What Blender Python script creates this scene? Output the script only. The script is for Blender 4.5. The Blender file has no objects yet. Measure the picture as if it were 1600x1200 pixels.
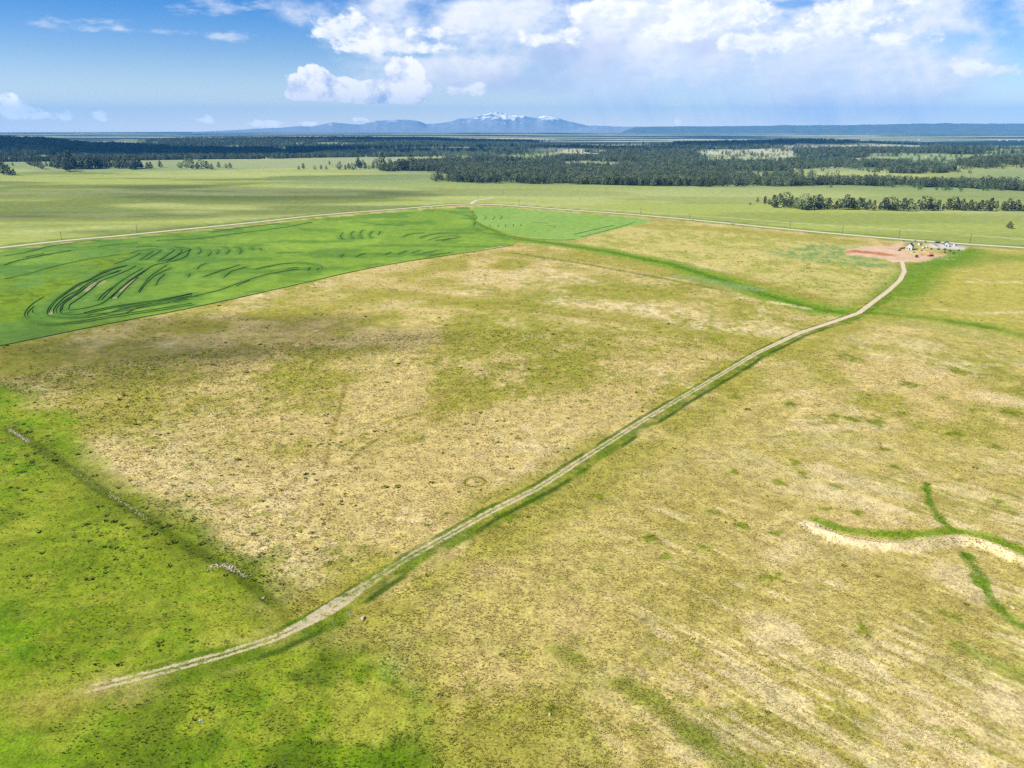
import bpy, bmesh, math, random
import numpy as np
from mathutils import Vector, Matrix

random.seed(7)
RNG = np.random.default_rng(11)
SC = bpy.context.scene
COL = SC.collection

# ------------------------------------------------------------------ camera, sun, exposure
CAM_H = 120.0
PITCH = 19.82
F_PX = 1110.0            # focal length in pixels of a 1600 x 1200 frame
cam = bpy.data.cameras.new('camera')
cam.sensor_fit = 'HORIZONTAL'
cam.sensor_width = 36.0
cam.lens = 36.0 * F_PX / 1600.0
cam.clip_start = 1.0
cam.clip_end = 120000.0
camo = bpy.data.objects.new('camera', cam)
COL.objects.link(camo)
camo.location = (0, 0, CAM_H)
camo.rotation_euler = (math.radians(90 - PITCH), 0, 0)
SC.camera = camo

SUN_EL = math.radians(43)
SUN_AZ = math.atan2(-0.90, -0.36)          # clockwise from +Y: low left, a little behind the camera
SUN_V = Vector((math.sin(SUN_AZ) * math.cos(SUN_EL), math.cos(SUN_AZ) * math.cos(SUN_EL), math.sin(SUN_EL)))
sun = bpy.data.lights.new('sun', 'SUN')
sun.energy = 4.2
sun.angle = math.radians(0.5)
sun.color = (1.0, 0.955, 0.88)
suno = bpy.data.objects.new('sun', sun)
COL.objects.link(suno)
suno.location = SUN_V * 3000
suno.rotation_euler = SUN_V.to_track_quat('Z', 'Y').to_euler()

SC.view_settings.view_transform = 'Standard'
SC.view_settings.look = 'None'
SC.view_settings.gamma = 1.0
SC.view_settings.use_curve_mapping = False
SC.view_settings.exposure = 1.12
SC.render.film_transparent = False
SC.cycles.use_denoising = False
SC.cycles.max_bounces = 6
SC.cycles.diffuse_bounces = 2
SC.cycles.transparent_max_bounces = 32
SC.cycles.volume_bounces = 0
SC.cycles.sample_clamp_indirect = 8.0


# ------------------------------------------------------------------ node helper
class NT:
    def __init__(self, tree):
        self.t = tree
        self.t.nodes.clear()

    def n(self, typ, **kw):
        nd = self.t.nodes.new(typ)
        for k, v in kw.items():
            setattr(nd, k, v)
        return nd

    def put(self, sock, v):
        if v is None:
            return
        if isinstance(v, bpy.types.NodeSocket):
            self.t.links.new(v, sock)
        else:
            if isinstance(v, (tuple, list)) and len(v) == 3 and sock.type == 'RGBA':
                v = (*v, 1.0)
            sock.default_value = v

    def m(self, op, a, b=None, c=None, clamp=False):
        nd = self.n('ShaderNodeMath', operation=op, use_clamp=clamp)
        self.put(nd.inputs[0], a)
        self.put(nd.inputs[1], b)
        self.put(nd.inputs[2], c)
        return nd.outputs[0]

    def ss(self, v, lo, hi, a=0.0, b=1.0):
        nd = self.n('ShaderNodeMapRange', interpolation_type='SMOOTHSTEP')
        self.put(nd.inputs[0], v)
        for i, q in enumerate((lo, hi, a, b)):
            self.put(nd.inputs[i + 1], q)
        return nd.outputs[0]

    def noise(self, vec, scale, detail=4.0, rough=0.55, dist=0.0):
        nd = self.n('ShaderNodeTexNoise')
        self.put(nd.inputs['Vector'], vec)
        self.put(nd.inputs['Scale'], scale)
        self.put(nd.inputs['Detail'], detail)
        self.put(nd.inputs['Roughness'], rough)
        self.put(nd.inputs['Distortion'], dist)
        return nd.outputs[0]

    def mix(self, f, a, b, mode='MIX'):
        nd = self.n('ShaderNodeMix', data_type='RGBA', blend_type=mode)
        nd.clamp_factor = True
        self.put(nd.inputs[0], f)
        self.put(nd.inputs[6], a)
        self.put(nd.inputs[7], b)
        return nd.outputs[2]

    def vec(self, x, y, z=0.0):
        nd = self.n('ShaderNodeCombineXYZ')
        for i, q in enumerate((x, y, z)):
            self.put(nd.inputs[i], q)
        return nd.outputs[0]

    def vm(self, op, a, b=None, scale=None):
        nd = self.n('ShaderNodeVectorMath', operation=op)
        self.put(nd.inputs[0], a)
        if b is not None:
            self.put(nd.inputs[1], b)
        if scale is not None:
            self.put(nd.inputs['Scale'], scale)
        return nd.outputs[0]

    def attr(self, name):
        nd = self.n('ShaderNodeAttribute', attribute_name=name)
        return nd

    def link(self, a, b):
        self.t.links.new(a, b)


def lin(c):
    out = []
    for v in c:
        v = v / 255.0
        out.append(v / 12.92 if v <= 0.04045 else ((v + 0.055) / 1.055) ** 2.4)
    return tuple(out)


ALB = 0.50


def C(r, g, b, k=1.0):          # display colour seen in full sun -> base colour
    return tuple(x * ALB * k for x in lin((r, g, b)))


# ------------------------------------------------------------------ world: sky and clouds
def px_dir(px, py):
    """azimuth and elevation (radians) of a pixel of the 1600 x 1200 frame"""
    a = math.radians(PITCH)
    x = (px - 800) / F_PX
    v = (600 - py) / F_PX
    d = Vector((x, math.cos(a) + v * math.sin(a), -math.sin(a) + v * math.cos(a)))
    return math.atan2(d.x, d.y), math.atan2(d.z, math.hypot(d.x, d.y))


W = bpy.data.worlds.new('World')
SC.world = W
W.use_nodes = True
w = NT(W.node_tree)
geo = w.n('ShaderNodeTexCoord').outputs['Generated']
sep = w.n('ShaderNodeSeparateXYZ')
w.link(geo, sep.inputs[0])
dx, dy, dz = sep.outputs
az = w.m('MULTIPLY', w.m('ARCTAN2', dx, dy), 57.29578)          # degrees
el = w.m('MULTIPLY', w.m('ARCSINE', dz), 57.29578)
sky = w.n('ShaderNodeTexSky', sky_type='NISHITA')
sky.sun_disc = False
sky.sun_elevation = SUN_EL
sky.sun_rotation = SUN_AZ
sky.altitude = 2000.0
sky.air_density = 1.0
sky.dust_density = 0.15
sky.ozone_density = 3.0
hs = w.n('ShaderNodeHueSaturation')
hs.inputs['Saturation'].default_value = 1.55
hs.inputs['Hue'].default_value = 0.513
hs.inputs['Value'].default_value = 1.0
w.link(sky.outputs[0], hs.inputs['Color'])
glow = w.m('MULTIPLY', w.m('EXPONENT', w.m('MULTIPLY', w.m('MAXIMUM', el, 0.0), -0.42)), 0.95)
skycol = w.mix(glow, hs.outputs[0], (11.4, 10.8, 9.4))

wc = w.vec(w.m('SINE', w.m('MULTIPLY', az, 0.0174533)), w.m('COSINE', w.m('MULTIPLY', az, 0.0174533)), w.m('MULTIPLY', el, 0.0174533))
SV = (-0.010, 0.0, 0.008)                                       # towards the sun, on the sky


def ellipse(cx, cy, rx, ry, wob=None):
    a0, e0 = px_dir(cx, cy)
    a1, e1 = px_dir(cx + rx, cy)
    a2, e2 = px_dir(cx, cy - ry)
    sx = abs(math.degrees(a1 - a0)) or 1
    sy = abs(math.degrees(e2 - e0)) or 1
    u = w.m('DIVIDE', w.m('SUBTRACT', az, math.degrees(a0)), sx)
    v = w.m('DIVIDE', w.m('SUBTRACT', el, math.degrees(e0)), sy)
    r = w.m('SQRT', w.m('ADD', w.m('MULTIPLY', u, u), w.m('MULTIPLY', v, v)))
    return w.m('SUBTRACT', 1.0, r)


def blob(lst):
    o = None
    for e in lst:
        q = ellipse(*e)
        o = q if o is None else w.m('SMOOTH_MAX', o, q, 0.25)
    return o


def cloudlayer(base, col, mask, scale, strength, lo, hi, bright, shade, opac=1.0, stretch=1.0, shade_gain=5.0, rough=0.58, lit0=0.62):
    p = w.vm('MULTIPLY', wc, (1.0, 1.0, stretch))
    n = w.noise(p, scale, 7.0, rough)
    n2 = w.noise(w.vm('ADD', p, SV), scale, 7.0, rough)
    dens = w.m('ADD', mask, w.m('MULTIPLY', w.m('SUBTRACT', n, 0.5), strength))
    a = w.m('MULTIPLY', w.ss(dens, lo, hi), opac)
    lit = w.m('ADD', lit0, w.m('MULTIPLY', w.m('SUBTRACT', n, n2), shade_gain), clamp=True)
    c = w.mix(lit, shade, bright)
    return w.mix(a, base, c)


BR = 8.7     # a sunlit cloud on the sky texture's scale (x background strength)
white = (BR * 1.0, BR * 0.99, BR * 1.0)
pale = (BR * 0.70, BR * 0.79, BR * 0.96)
grey = (BR * 0.52, BR * 0.63, BR * 0.88)
lav = (BR * 0.62, BR * 0.66, BR * 0.86)

# a wide veil of rain-streaked cloud, thicker high up on the right and away behind the frame
col = skycol
veil = blob([(1000, 40, 520, 150), (1250, 90, 460, 120), (800, 20, 330, 62), (720, 108, 170, 52), (1500, 40, 330, 170)])
col = cloudlayer(col, col, veil, 8.0, 2.9, -0.10, 0.80, white, pale, 0.92, 1.8, 5.5, 0.58)
under = blob([(905, 88, 120, 42), (800, 130, 180, 26), (1110, 75, 90, 30)])
col = cloudlayer(col, col, under, 9.0, 2.4, -0.1, 0.9, lav, grey, 0.60, 2.0, 2.0, 0.55)
# rain shafts
sh = w.noise(w.vec(w.m('ADD', w.m('MULTIPLY', az, 0.8), w.m('MULTIPLY', el, 0.40)), w.m('MULTIPLY', el, 0.10)), 1.0, 5.0, 0.6)
shm = blob([(1250, 110, 330, 95), (980, 130, 160, 70)])
col = w.mix(w.m('MULTIPLY', w.ss(w.m('ADD', shm, w.m('MULTIPLY', w.m('SUBTRACT', sh, 0.5), 2.0)), -0.1, 1.1), 0.6), col, pale)
gap = blob([(1500, 62, 90, 34), (1580, 66, 50, 40), (1235, 6, 60, 12), (1190, 4, 46, 10), (560, 78, 70, 10), (660, 86, 50, 8)])
gn = w.noise(w.vm('MULTIPLY', wc, (1.0, 1.0, 2.0)), 16.0, 6.0, 0.55)
col = w.mix(w.m('MULTIPLY', w.ss(w.m('ADD', gap, w.m('MULTIPLY', w.m('SUBTRACT', gn, 0.5), 2.2)), 0.0, 0.9), 0.75), col, skycol)
# heaped white clouds
tower = blob([(492, 132, 42, 28), (522, 144, 50, 26), (572, 152, 96, 17), (630, 118, 30, 30), (612, 142, 52, 22), (466, 144, 22, 18), (640, 142, 36, 22)])
aL, eL = px_dir(455, 157)
aR, eR = px_dir(655, 164)
base_el = w.m('ADD', math.degrees(eL), w.m('MULTIPLY', w.m('SUBTRACT', az, math.degrees(aL)), (eR - eL) / (aR - aL)))
tower = w.m('SUBTRACT', tower, w.m('MULTIPLY', w.ss(w.m('SUBTRACT', base_el, el), -0.10, 0.35), 1.6))
col = cloudlayer(col, col, tower, 38.0, 1.35, -0.02, 0.12, (BR * 1.12, BR * 1.10, BR * 1.08), grey, 1.0, 1.0, 3.4, 0.60, 0.90)
heap = blob([(540, 50, 62, 30), (600, 70, 110, 16), (1075, 30, 60, 42), (1045, 52, 50, 18), (1160, 20, 70, 30), (1480, 100, 56, 17), (1540, 112, 80, 14), (675, 53, 42, 12), (735, 141, 36, 11), (1320, 22, 100, 40), (1200, 66, 90, 24), (950, 16, 80, 18), (1400, 60, 60, 16), (860, 60, 70, 14)])
col = cloudlayer(col, col, heap, 30.0, 3.4, 0.05, 0.60, (BR * 1.08, BR * 1.07, BR * 1.06), pale, 0.92, 1.5, 3.0, 0.60, 0.72)
# small low clouds along the left horizon, thin wisps above them
low = blob([(20, 172, 70, 15), (5, 156, 24, 20), (70, 180, 60, 10), (155, 182, 14, 10), (318, 186, 18, 9), (420, 193, 46, 7), (1058, 190, 9, 9), (480, 193, 16, 5), (565, 187, 20, 5)])
col = cloudlayer(col, col, low, 52.0, 3.0, 0.1, 0.7, (13.6, 13.2, 12.6), (11.6, 11.6, 11.6), 0.9, 1.3, 2.4, 0.60, 0.7)
wisp = blob([(330, 8, 80, 18), (140, 32, 80, 12), (190, 46, 80, 9), (345, 58, 60, 10), (70, 40, 36, 11), (420, 10, 34, 10)])
col = cloudlayer(col, col, wisp, 22.0, 5.0, 0.1, 1.7, white, pale, 0.6, 3.2, 2.0, 0.62)
# the same broken cloud overhead and all round
pl = w.vec(w.m('DIVIDE', dx, w.m('MAXIMUM', dz, 0.05)), w.m('DIVIDE', dy, w.m('MAXIMUM', dz, 0.05)))
ov = w.noise(pl, 0.9, 7.0, 0.56)
ova = w.m('MULTIPLY', w.ss(ov, 0.52, 0.66), w.ss(el, 10.5, 16.0))
col = w.mix(w.m('MULTIPLY', ova, 0.85), col, pale)
bg = w.n('ShaderNodeBackground')
bg.inputs['Strength'].default_value = 0.061
w.link(col, bg.inputs['Color'])
wo = w.n('ShaderNodeOutputWorld')
w.link(bg.outputs[0], wo.inputs['Surface'])


# ------------------------------------------------------------------ noise and terrain
def _h(ix, iy, s):
    n = (ix.astype(np.int64) * 374761393 + iy.astype(np.int64) * 668265263 + s * 974634777) & 0x7fffffff
    n = ((n ^ (n >> 13)) * 1274126177) & 0x7fffffff
    n = (n ^ (n >> 16)) & 0xffff
    return n / 65535.0


def vn(x, y, s=0):
    ix, iy = np.floor(x), np.floor(y)
    fx, fy = x - ix, y - iy
    fx = fx * fx * fx * (fx * (fx * 6 - 15) + 10)
    fy = fy * fy * fy * (fy * (fy * 6 - 15) + 10)
    a, b = _h(ix, iy, s), _h(ix + 1, iy, s)
    c, d = _h(ix, iy + 1, s), _h(ix + 1, iy + 1, s)
    return (a * (1 - fx) + b * fx) * (1 - fy) + (c * (1 - fx) + d * fx) * fy


def fbm(x, y, lam, s=0, oct=4, g=0.5):
    x = np.asarray(x, float) / lam
    y = np.asarray(y, float) / lam
    t, a, tot = 0.0, 1.0, 0.0
    for k in range(oct):
        t = t + a * vn(x * (2 ** k) + 17.3 * k + 100, y * (2 ** k) - 9.1 * k + 100, s + k)
        tot += a
        a *= g
    return t / tot


def sm(v, a, b):
    t = np.clip((np.asarray(v, float) - a) / (b - a), 0, 1)
    return t * t * (3 - 2 * t)


def azd(px, d):
    """world point at distance d in the vertical plane of pixel column px (measured near the horizon)"""
    a, _ = px_dir(px, 230)
    return (math.sin(a) * d, math.cos(a) * d)


def segdist(x, y, pts, closed=False):
    """distance to a polyline, signed side and parameter of the nearest place along it"""
    best = np.full(np.shape(x), 1e12)
    side = np.ones(np.shape(x))
    par = np.zeros(np.shape(x))
    P = [np.asarray(p, float) for p in pts]
    if closed:
        P = P + [P[0]]
    L = 0.0
    for a, b in zip(P[:-1], P[1:]):
        ex, ey = b - a
        ll = ex * ex + ey * ey + 1e-9
        t = np.clip(((x - a[0]) * ex + (y - a[1]) * ey) / ll, 0, 1)
        qx, qy = x - a[0] - t * ex, y - a[1] - t * ey
        d = qx * qx + qy * qy
        k = d < best
        best = np.where(k, d, best)
        side = np.where(k, np.sign(ex * qy - ey * qx), side)
        par = np.where(k, L + t * math.sqrt(ll), par)
        L += math.sqrt(ll)
    return np.sqrt(best), side, par


def inside(x, y, pts):
    r = np.zeros(np.shape(x), bool)
    n = len(pts)
    for i in range(n):
        x0, y0 = pts[i]
        x1, y1 = pts[(i + 1) % n]
        c = ((y0 > y) != (y1 > y)) & (x < (x1 - x0) * (y - y0) / ((y1 - y0) if y1 != y0 else 1e-9) + x0)
        r ^= c
    return r


RIDGES = [  # columns of the frame, distance, crest heights, half width
    ([-500, -150, 70, 140, 230, 330, 430], [5000, 4900, 4800, 4800, 4700, 4600, 4500], [60, 66, 64, 36, 8, 0, 0], 800),
    ([200, 260, 330, 430, 560, 700, 860], [7600, 7400, 7200, 7000, 7000, 7200, 7600], [0, 18, 28, 24, 18, 14, 0], 800),
    ([1470, 1530, 1600, 1700, 1900], [2750, 2700, 2650, 2650, 2700], [6, 26, 32, 40, 46], 420),
    ([1230, 1330, 1430, 1520, 1640], [4300, 4200, 4200, 4300, 4500], [14, 30, 32, 40, 48], 500),
    ([1040, 1120, 1220, 1330, 1420], [6400, 6300, 6200, 6200, 6400], [10, 26, 40, 36, 20], 600),
    ([700, 800, 900, 1000, 1090], [4600, 4400, 4300, 4300, 4500], [10, 22, 26, 20, 8], 500),
]
RP = [[azd(c, d) for c, d in zip(cs, ds)] for cs, ds, hs_, w_ in RIDGES]


def ridge_influence(x, y):
    out = []
    for (cs, ds, hh, wd), pts in zip(RIDGES, RP):
        d, s, par = segdist(x, y, pts)
        acc = [0.0]
        for a, b in zip(pts[:-1], pts[1:]):
            acc.append(acc[-1] + math.hypot(b[0] - a[0], b[1] - a[1]))
        hgt = np.interp(par, acc, hh)
        out.append((hgt, np.exp(-(d / wd) ** 2)))
    return out


def ground_z(x, y):
    x = np.asarray(x, float)
    y = np.asarray(y, float)
    r = np.hypot(x, y)
    z = 2.4 * (fbm(x, y, 230, 3, 2) - 0.5) * sm(r, 60, 300)
    left = 0.45 + 0.55 * sm(-x, -150, 500)
    z = z + sm(r, 800, 1700) * left * (17 * (fbm(x * 0.45, y, 420, 5, 3) - 0.5)) * (1 - 0.6 * sm(r, 2000, 2900)) * (y > 0)
    z = z + 9 * sm(r, 2450, 3000) * sm(-x - 0.02 * y, -900, -100) * (y > 0)
    z = z - 7 * sm(r, 1580, 1900) * sm(x + 0.10 * y, -100, 300) * (y > 0)
    z = z - 16 * sm(r, 3020, 3500) * (y > 0)
    far = sm(r, 2600, 4500)
    z = z + far * 26 * (fbm(x, y, 1500, 9, 4) - 0.5)
    for hgt, g in ridge_influence(x, y):
        z = z + hgt * g * (0.8 + 0.4 * fbm(x, y, 500, 31, 3)) * (y > 0)
    z = z * (1 - 0.9 * sm(r, 9000, 16000)) - 6 * sm(r, 9000, 16000)
    return z


def U(px, py):
    """the place on the ground that shows at pixel (px, py)"""
    a = math.radians(PITCH)
    x = (px - 800) / F_PX
    v = (600 - py) / F_PX
    d = np.array((x, math.cos(a) + v * math.sin(a), -math.sin(a) + v * math.cos(a)))
    if d[2] > -0.001:
        d[2] = -0.001
    ts = np.geomspace(100, 40000, 4000)
    zz = CAM_H + ts * d[2] - ground_z(ts * d[0], ts * d[1])
    k = np.argmax(zz < 0) if (zz < 0).any() else len(ts) - 1
    k = max(k, 1)
    f = zz[k - 1] / (zz[k - 1] - zz[k] + 1e-9)
    t = ts[k - 1] + (ts[k] - ts[k - 1]) * min(max(f, 0), 1)
    return (t * d[0], t * d[1])


def UU(lst):
    return [U(*p) for p in lst]


def smooth_line(pts, step):
    """Catmull-Rom through the points, resampled every step metres"""
    P = [np.asarray(p, float) for p in pts]
    P = [2 * P[0] - P[1]] + P + [2 * P[-1] - P[-2]]
    out = []
    for i in range(1, len(P) - 2):
        p0, p1, p2, p3 = P[i - 1:i + 3]
        n = max(2, int(np.linalg.norm(p2 - p1) / step))
        for k in range(n):
            t = k / n
            out.append(0.5 * (2 * p1 + (p2 - p0) * t + (2 * p0 - 5 * p1 + 4 * p2 - p3) * t * t + (3 * p1 - p0 - 3 * p2 + p3) * t ** 3))
    out.append(P[-2])
    return out


# ------------------------------------------------------------------ the plan of the land (pixels -> ground)
ROAD_L = UU([(-140, 404), (-60, 394), (0, 387), (100, 376), (200, 367), (300, 357), (400, 347), (480, 338), (560, 331), (640, 325), (700, 320), (735, 318.5)])
ROAD_R = UU([(735, 318.5), (790, 320.5), (850, 325), (1000, 336), (1100, 345), (1200, 355), (1300, 364.5), (1400, 373), (1500, 380.5), (1600, 387), (1760, 399)])
ROAD_STUB = UU([(736, 318.5), (741, 315), (747, 312.5), (770, 309)])
TRACK = UU([(1409, 409), (1413, 424), (1406, 438), (1386, 456), (1362, 474), (1342, 489), (1305, 502), (1250, 520), (1180, 553), (1130, 583), (1060, 624),
            (1000, 660), (920, 711), (840, 763), (760, 803), (700, 837), (640, 870), (590, 902), (535, 940), (480, 973), (430, 997), (350, 1023), (250, 1050), (150, 1074), (60, 1098)])
CROP = UU([(-200, 422), (-60, 400), (0, 392), (100, 381), (200, 372), (300, 362), (400, 352), (480, 343), (560, 336), (640, 329), (700, 325), (732, 323),
           (742, 340), (748, 352), (770, 362), (800, 371), (806, 380), (750, 391), (600, 414), (450, 447), (300, 481), (150, 509), (0, 541), (-200, 592)])
CROP_B = UU([(738, 322.5), (790, 324), (850, 329), (1000, 341), (1022, 345.5), (960, 359), (900, 375), (868, 377), (800, 366), (765, 355), (745, 346), (741, 333)])
LIME = UU([(-120, 462), (0, 432), (60, 425), (130, 408), (200, 395), (213, 399), (160, 421), (110, 446), (70, 468), (42, 484), (35, 497), (0, 508), (-120, 548)])
LEFT_GREEN = UU([(-300, 640), (0, 606), (60, 622), (110, 652), (140, 688), (190, 745), (250, 805), (330, 858), (410, 915), (465, 965), (478, 975), (430, 1000), (250, 1052), (100, 1086), (0, 1105), (-300, 1160)])
BOTTOM_GREEN = UU([(-300, 1150), (0, 1100), (250, 1052), (430, 1000), (520, 985), (590, 1010), (600, 1080), (640, 1130), (700, 1290), (-300, 1300)])
NE_FIELD = UU([(905, 378), (1005, 350), (1100, 351), (1230, 364), (1330, 378), (1395, 392), (1405, 425), (1380, 452), (1330, 472), (1250, 452), (1170, 428), (1050, 404), (960, 390)])
NE_BLUE = UU([(1195, 395), (1250, 384), (1320, 381), (1390, 392), (1410, 408), (1380, 420), (1330, 412), (1250, 408)])
RIGHT_FIELD = UU([(1412, 440), (1470, 405), (1512, 388), (1600, 392), (1800, 404), (1800, 545), (1600, 520), (1500, 503), (1380, 488)])
PAD = UU([(1317, 392), (1329, 388), (1364, 384), (1390, 384), (1404, 378), (1414, 374.5), (1421, 375.5), (1410, 383), (1407, 389), (1420, 394), (1427, 399), (1451, 395), (1480, 399), (1459, 404), (1452, 407), (1426, 409.5), (1397, 410), (1384, 405), (1348, 400.5), (1324, 399)])
YARD = UU([(1451, 376), (1473, 377.5), (1500, 380), (1517, 382.5), (1506, 391), (1482, 389), (1453, 386.5)])
SWALE_A = UU([(738, 330), (746, 350), (790, 371), (870, 381), (950, 393), (1050, 413), (1130, 438), (1200, 462), (1280, 484), (1342, 490)])
SWALE_B = UU([(1350, 488), (1450, 497), (1530, 509), (1600, 524), (1750, 560)])
POND = UU([(1278, 815), (1320, 828), (1370, 835), (1430, 836), (1490, 830), (1540, 838), (1620, 868)])
BERM = UU([(1266, 822), (1310, 842), (1360, 852), (1420, 855), (1470, 848), (1510, 844), (1560, 860), (1640, 898)])
RILL_UP = UU([(1492, 832), (1470, 812), (1455, 790), (1446, 755)])
RILL_DOWN = UU([(1508, 866), (1530, 898), (1550, 940), (1585, 972), (1640, 1000)])
LEFT_LINE = UU([(14, 670), (48, 690), (110, 733), (160, 768), (230, 810), (290, 852), (370, 895), (410, 930), (455, 965)])

FORESTS = [UU(q) for q in (
    [(600, 265), (640, 255), (720, 249), (800, 250), (880, 256), (900, 262), (960, 258), (1060, 264), (1150, 273), (1180, 279), (1290, 287), (1180, 291), (1100, 292), (1000, 290), (900, 288), (760, 287), (690, 283), (660, 273)],
    [(1180, 287), (1250, 285), (1330, 284), (1420, 286), (1520, 287), (1620, 290), (1800, 300), (1800, 310), (1600, 298), (1500, 293), (1400, 290), (1320, 289), (1200, 292)],
    [(1110, 262), (1200, 256), (1240, 250), (1330, 248), (1400, 256), (1480, 270), (1440, 272), (1300, 268), (1200, 268), (1130, 268)],
    [(1478, 268), (1500, 256), (1540, 250), (1620, 246), (1800, 250), (1800, 286), (1640, 277), (1560, 272)],
    [(840, 254), (900, 247), (1000, 243), (1060, 244), (1150, 249), (1180, 256), (1090, 262), (1010, 262), (960, 254)],
)]
FAR_BLOCKS = [  # (column from, to, distance from, to)
    (-900, 420, 3080, 6200), (420, 760, 3120, 5200), (230, 860, 5600, 8200), (760, 1090, 3500, 5600),
    (1040, 1440, 5300, 7400), (1230, 1700, 3500, 5000), (1440, 2200, 2150, 3300),
]


def forest(x, y):
    x = np.asarray(x, float)
    y = np.asarray(y, float)
    r = np.hypot(x, y)
    m = np.zeros(np.shape(x))
    wx = x + 150 * (fbm(x, y, 140, 51, 3) - 0.5)
    wy = y + 120 * sm(r, 1700, 2000) * (fbm(x, y, 170, 55, 3) - 0.5)
    for k, q in enumerate(FORESTS):
        hole = sm(fbm(x * 0.8, y * 0.6, 230, 75, 4, 0.6), 0.36 if k == 0 else 0.43, 0.43 if k == 0 else 0.49) if k != 1 else 1.0
        m = np.maximum(m, inside(wx, wy, q) * hole)
    a = np.arctan2(x, np.maximum(y, 1))
    for c0, c1, d0, d1 in FAR_BLOCKS:
        a0, a1 = px_dir(c0, 230)[0], px_dir(c1, 230)[0]
        wob = 0.05 * (fbm(x, y, 700, 61, 3) - 0.5)
        e = sm(a + wob, a0, a0 + 0.02) * (1 - sm(a + wob, a1 - 0.02, a1))
        rr = r + 500 * (fbm(x, y, 600, 65, 3) - 0.5) * (r > d0 * 1.04)
        e = e * sm(rr, d0, d0 + 25) * (1 - sm(rr, d1 - 300, d1))
        gaps = sm(fbm(x * 0.7, y * 0.7, 520, 71, 5, 0.6), 0.38 if c0 < 300 else 0.46, 0.42 if c0 < 300 else 0.50)
        m = np.maximum(m, e * gaps)
    return m * (y > 0)


def Z5(l):
    return [(40 + x / 6.154, 370 + y / 6.154) for x, y in l]


def Z7(l):
    return [(x / 3.2, 330 + y / 3.2) for x, y in l]


def Z8(l):
    return [(450 + x / 2.909, 330 + y / 2.909) for x, y in l]


LINES = [Z5(q) for q in (
    [(220, 730), (240, 680), (300, 610), (380, 550), (500, 470), (620, 420), (740, 350), (860, 310), (960, 285)],
    [(265, 740), (280, 680), (380, 580), (500, 520), (600, 450), (720, 390), (860, 340), (920, 320)],
    [(345, 710), (360, 650), (440, 590), (540, 520), (600, 470)],
    [(410, 700), (430, 650), (520, 590), (640, 500), (720, 430), (870, 370), (1010, 310), (1060, 280)],
    [(690, 615), (760, 540), (890, 450)], [(725, 610), (800, 530), (900, 440), (1040, 350), (1130, 300)],
    [(815, 600), (900, 510), (1000, 430), (1120, 350), (1200, 290), (1280, 262), (1440, 230), (1540, 190), (1570, 140), (1590, 118)],
    [(880, 590), (960, 500), (1080, 390)], [(1080, 530), (1130, 460), (1200, 380), (1300, 310), (1360, 270)],
    [(1250, 470), (1280, 410), (1340, 360)], [(850, 265), (1000, 210), (1110, 155)],
    [(1100, 225), (1180, 165), (1225, 142), (1200, 128), (1100, 135), (1000, 160)], [(1160, 220), (1260, 160), (1300, 130), (1250, 118), (1180, 120)],
    [(1270, 240), (1400, 150), (1430, 125), (1390, 115)], [(1300, 238), (1420, 200), (1500, 140), (1480, 105), (1440, 100)],
    [(1600, 545), (1300, 605), (900, 662), (700, 700), (560, 735)], [(1600, 640), (1200, 705), (800, 765), (500, 815), (250, 838), (100, 812), (25, 775), (18, 730), (80, 670)],
    [(1500, 630), (1200, 640), (900, 690)], [(270, 765), (450, 770), (620, 765)], [(420, 780), (650, 750)], [(370, 730), (440, 728)],
    [(0, 215), (200, 170), (440, 135)], [(0, 195), (180, 160)], [(-200, 185), (0, 150), (250, 90), (600, 42), (720, 32)], [(-200, 405), (0, 362), (300, 280), (600, 215), (900, 172)],
    [(980, 275), (860, 302), (740, 340), (620, 408), (500, 458), (380, 538), (300, 598), (235, 665), (205, 722), (225, 758), (320, 780), (620, 774), (900, 706), (1300, 622), (1600, 568)],
    [(640, 448), (540, 510), (440, 580), (350, 655), (330, 710), (370, 745), (560, 742), (900, 674), (1300, 610), (1600, 552)],
    [(900, 335), (740, 385), (610, 465), (500, 540), (390, 600), (300, 680), (290, 730), (330, 758)], [(1180, 300), (1000, 420), (880, 520), (780, 610), (700, 655), (560, 690), (420, 710)],
    [(1620, 655), (1200, 722), (800, 782), (500, 830), (240, 852), (80, 826), (0, 782), (-8, 730), (60, 650), (180, 575)], [(1560, 600), (1200, 668), (900, 720), (600, 752)],
    [(800, 330), (660, 392), (560, 440), (430, 520), (330, 590)], [(1400, 300), (1250, 370), (1150, 460), (1090, 540)],
    [(60, 700), (70, 740), (150, 790)], [(700, 95), (900, 70), (1080, 55)], [(1060, 100), (1180, 92), (1300, 98)])]
LINES += [Z7(q) for q in (
    [(1020, 328), (1100, 300), (1200, 268)], [(1100, 395), (1200, 358), (1330, 318), (1440, 298), (1500, 292)], [(1340, 278), (1420, 262), (1520, 260), (1600, 278)], [(1280, 290), (1380, 268)],
    [(1060, 105), (1250, 78), (1400, 60)], [(780, 147), (1000, 137), (1200, 110), (1400, 84), (1560, 55)], [(990, 180), (1005, 198), (990, 215)], [(1040, 188), (1055, 205), (1038, 225)],
    [(1085, 190), (1092, 205), (1080, 215)], [(1120, 176), (1146, 195), (1130, 216)], [(1190, 180), (1206, 198), (1195, 216)], [(1255, 180), (1265, 195)], [(1300, 185), (1308, 195)],
    [(985, 290), (1005, 270), (1030, 262)], [(870, 440), (990, 425)], [(500, 520), (620, 512), (700, 480), (880, 445), (1100, 395)], [(1180, 375), (1250, 345)], [(1120, 330), (1160, 300), (1230, 280)],
    [(20, 270), (100, 245), (350, 197)], [(830, 255), (900, 215), (950, 190), (900, 180)], [(1390, 210), (1500, 205)], [(940, 330), (950, 312)])]
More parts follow.
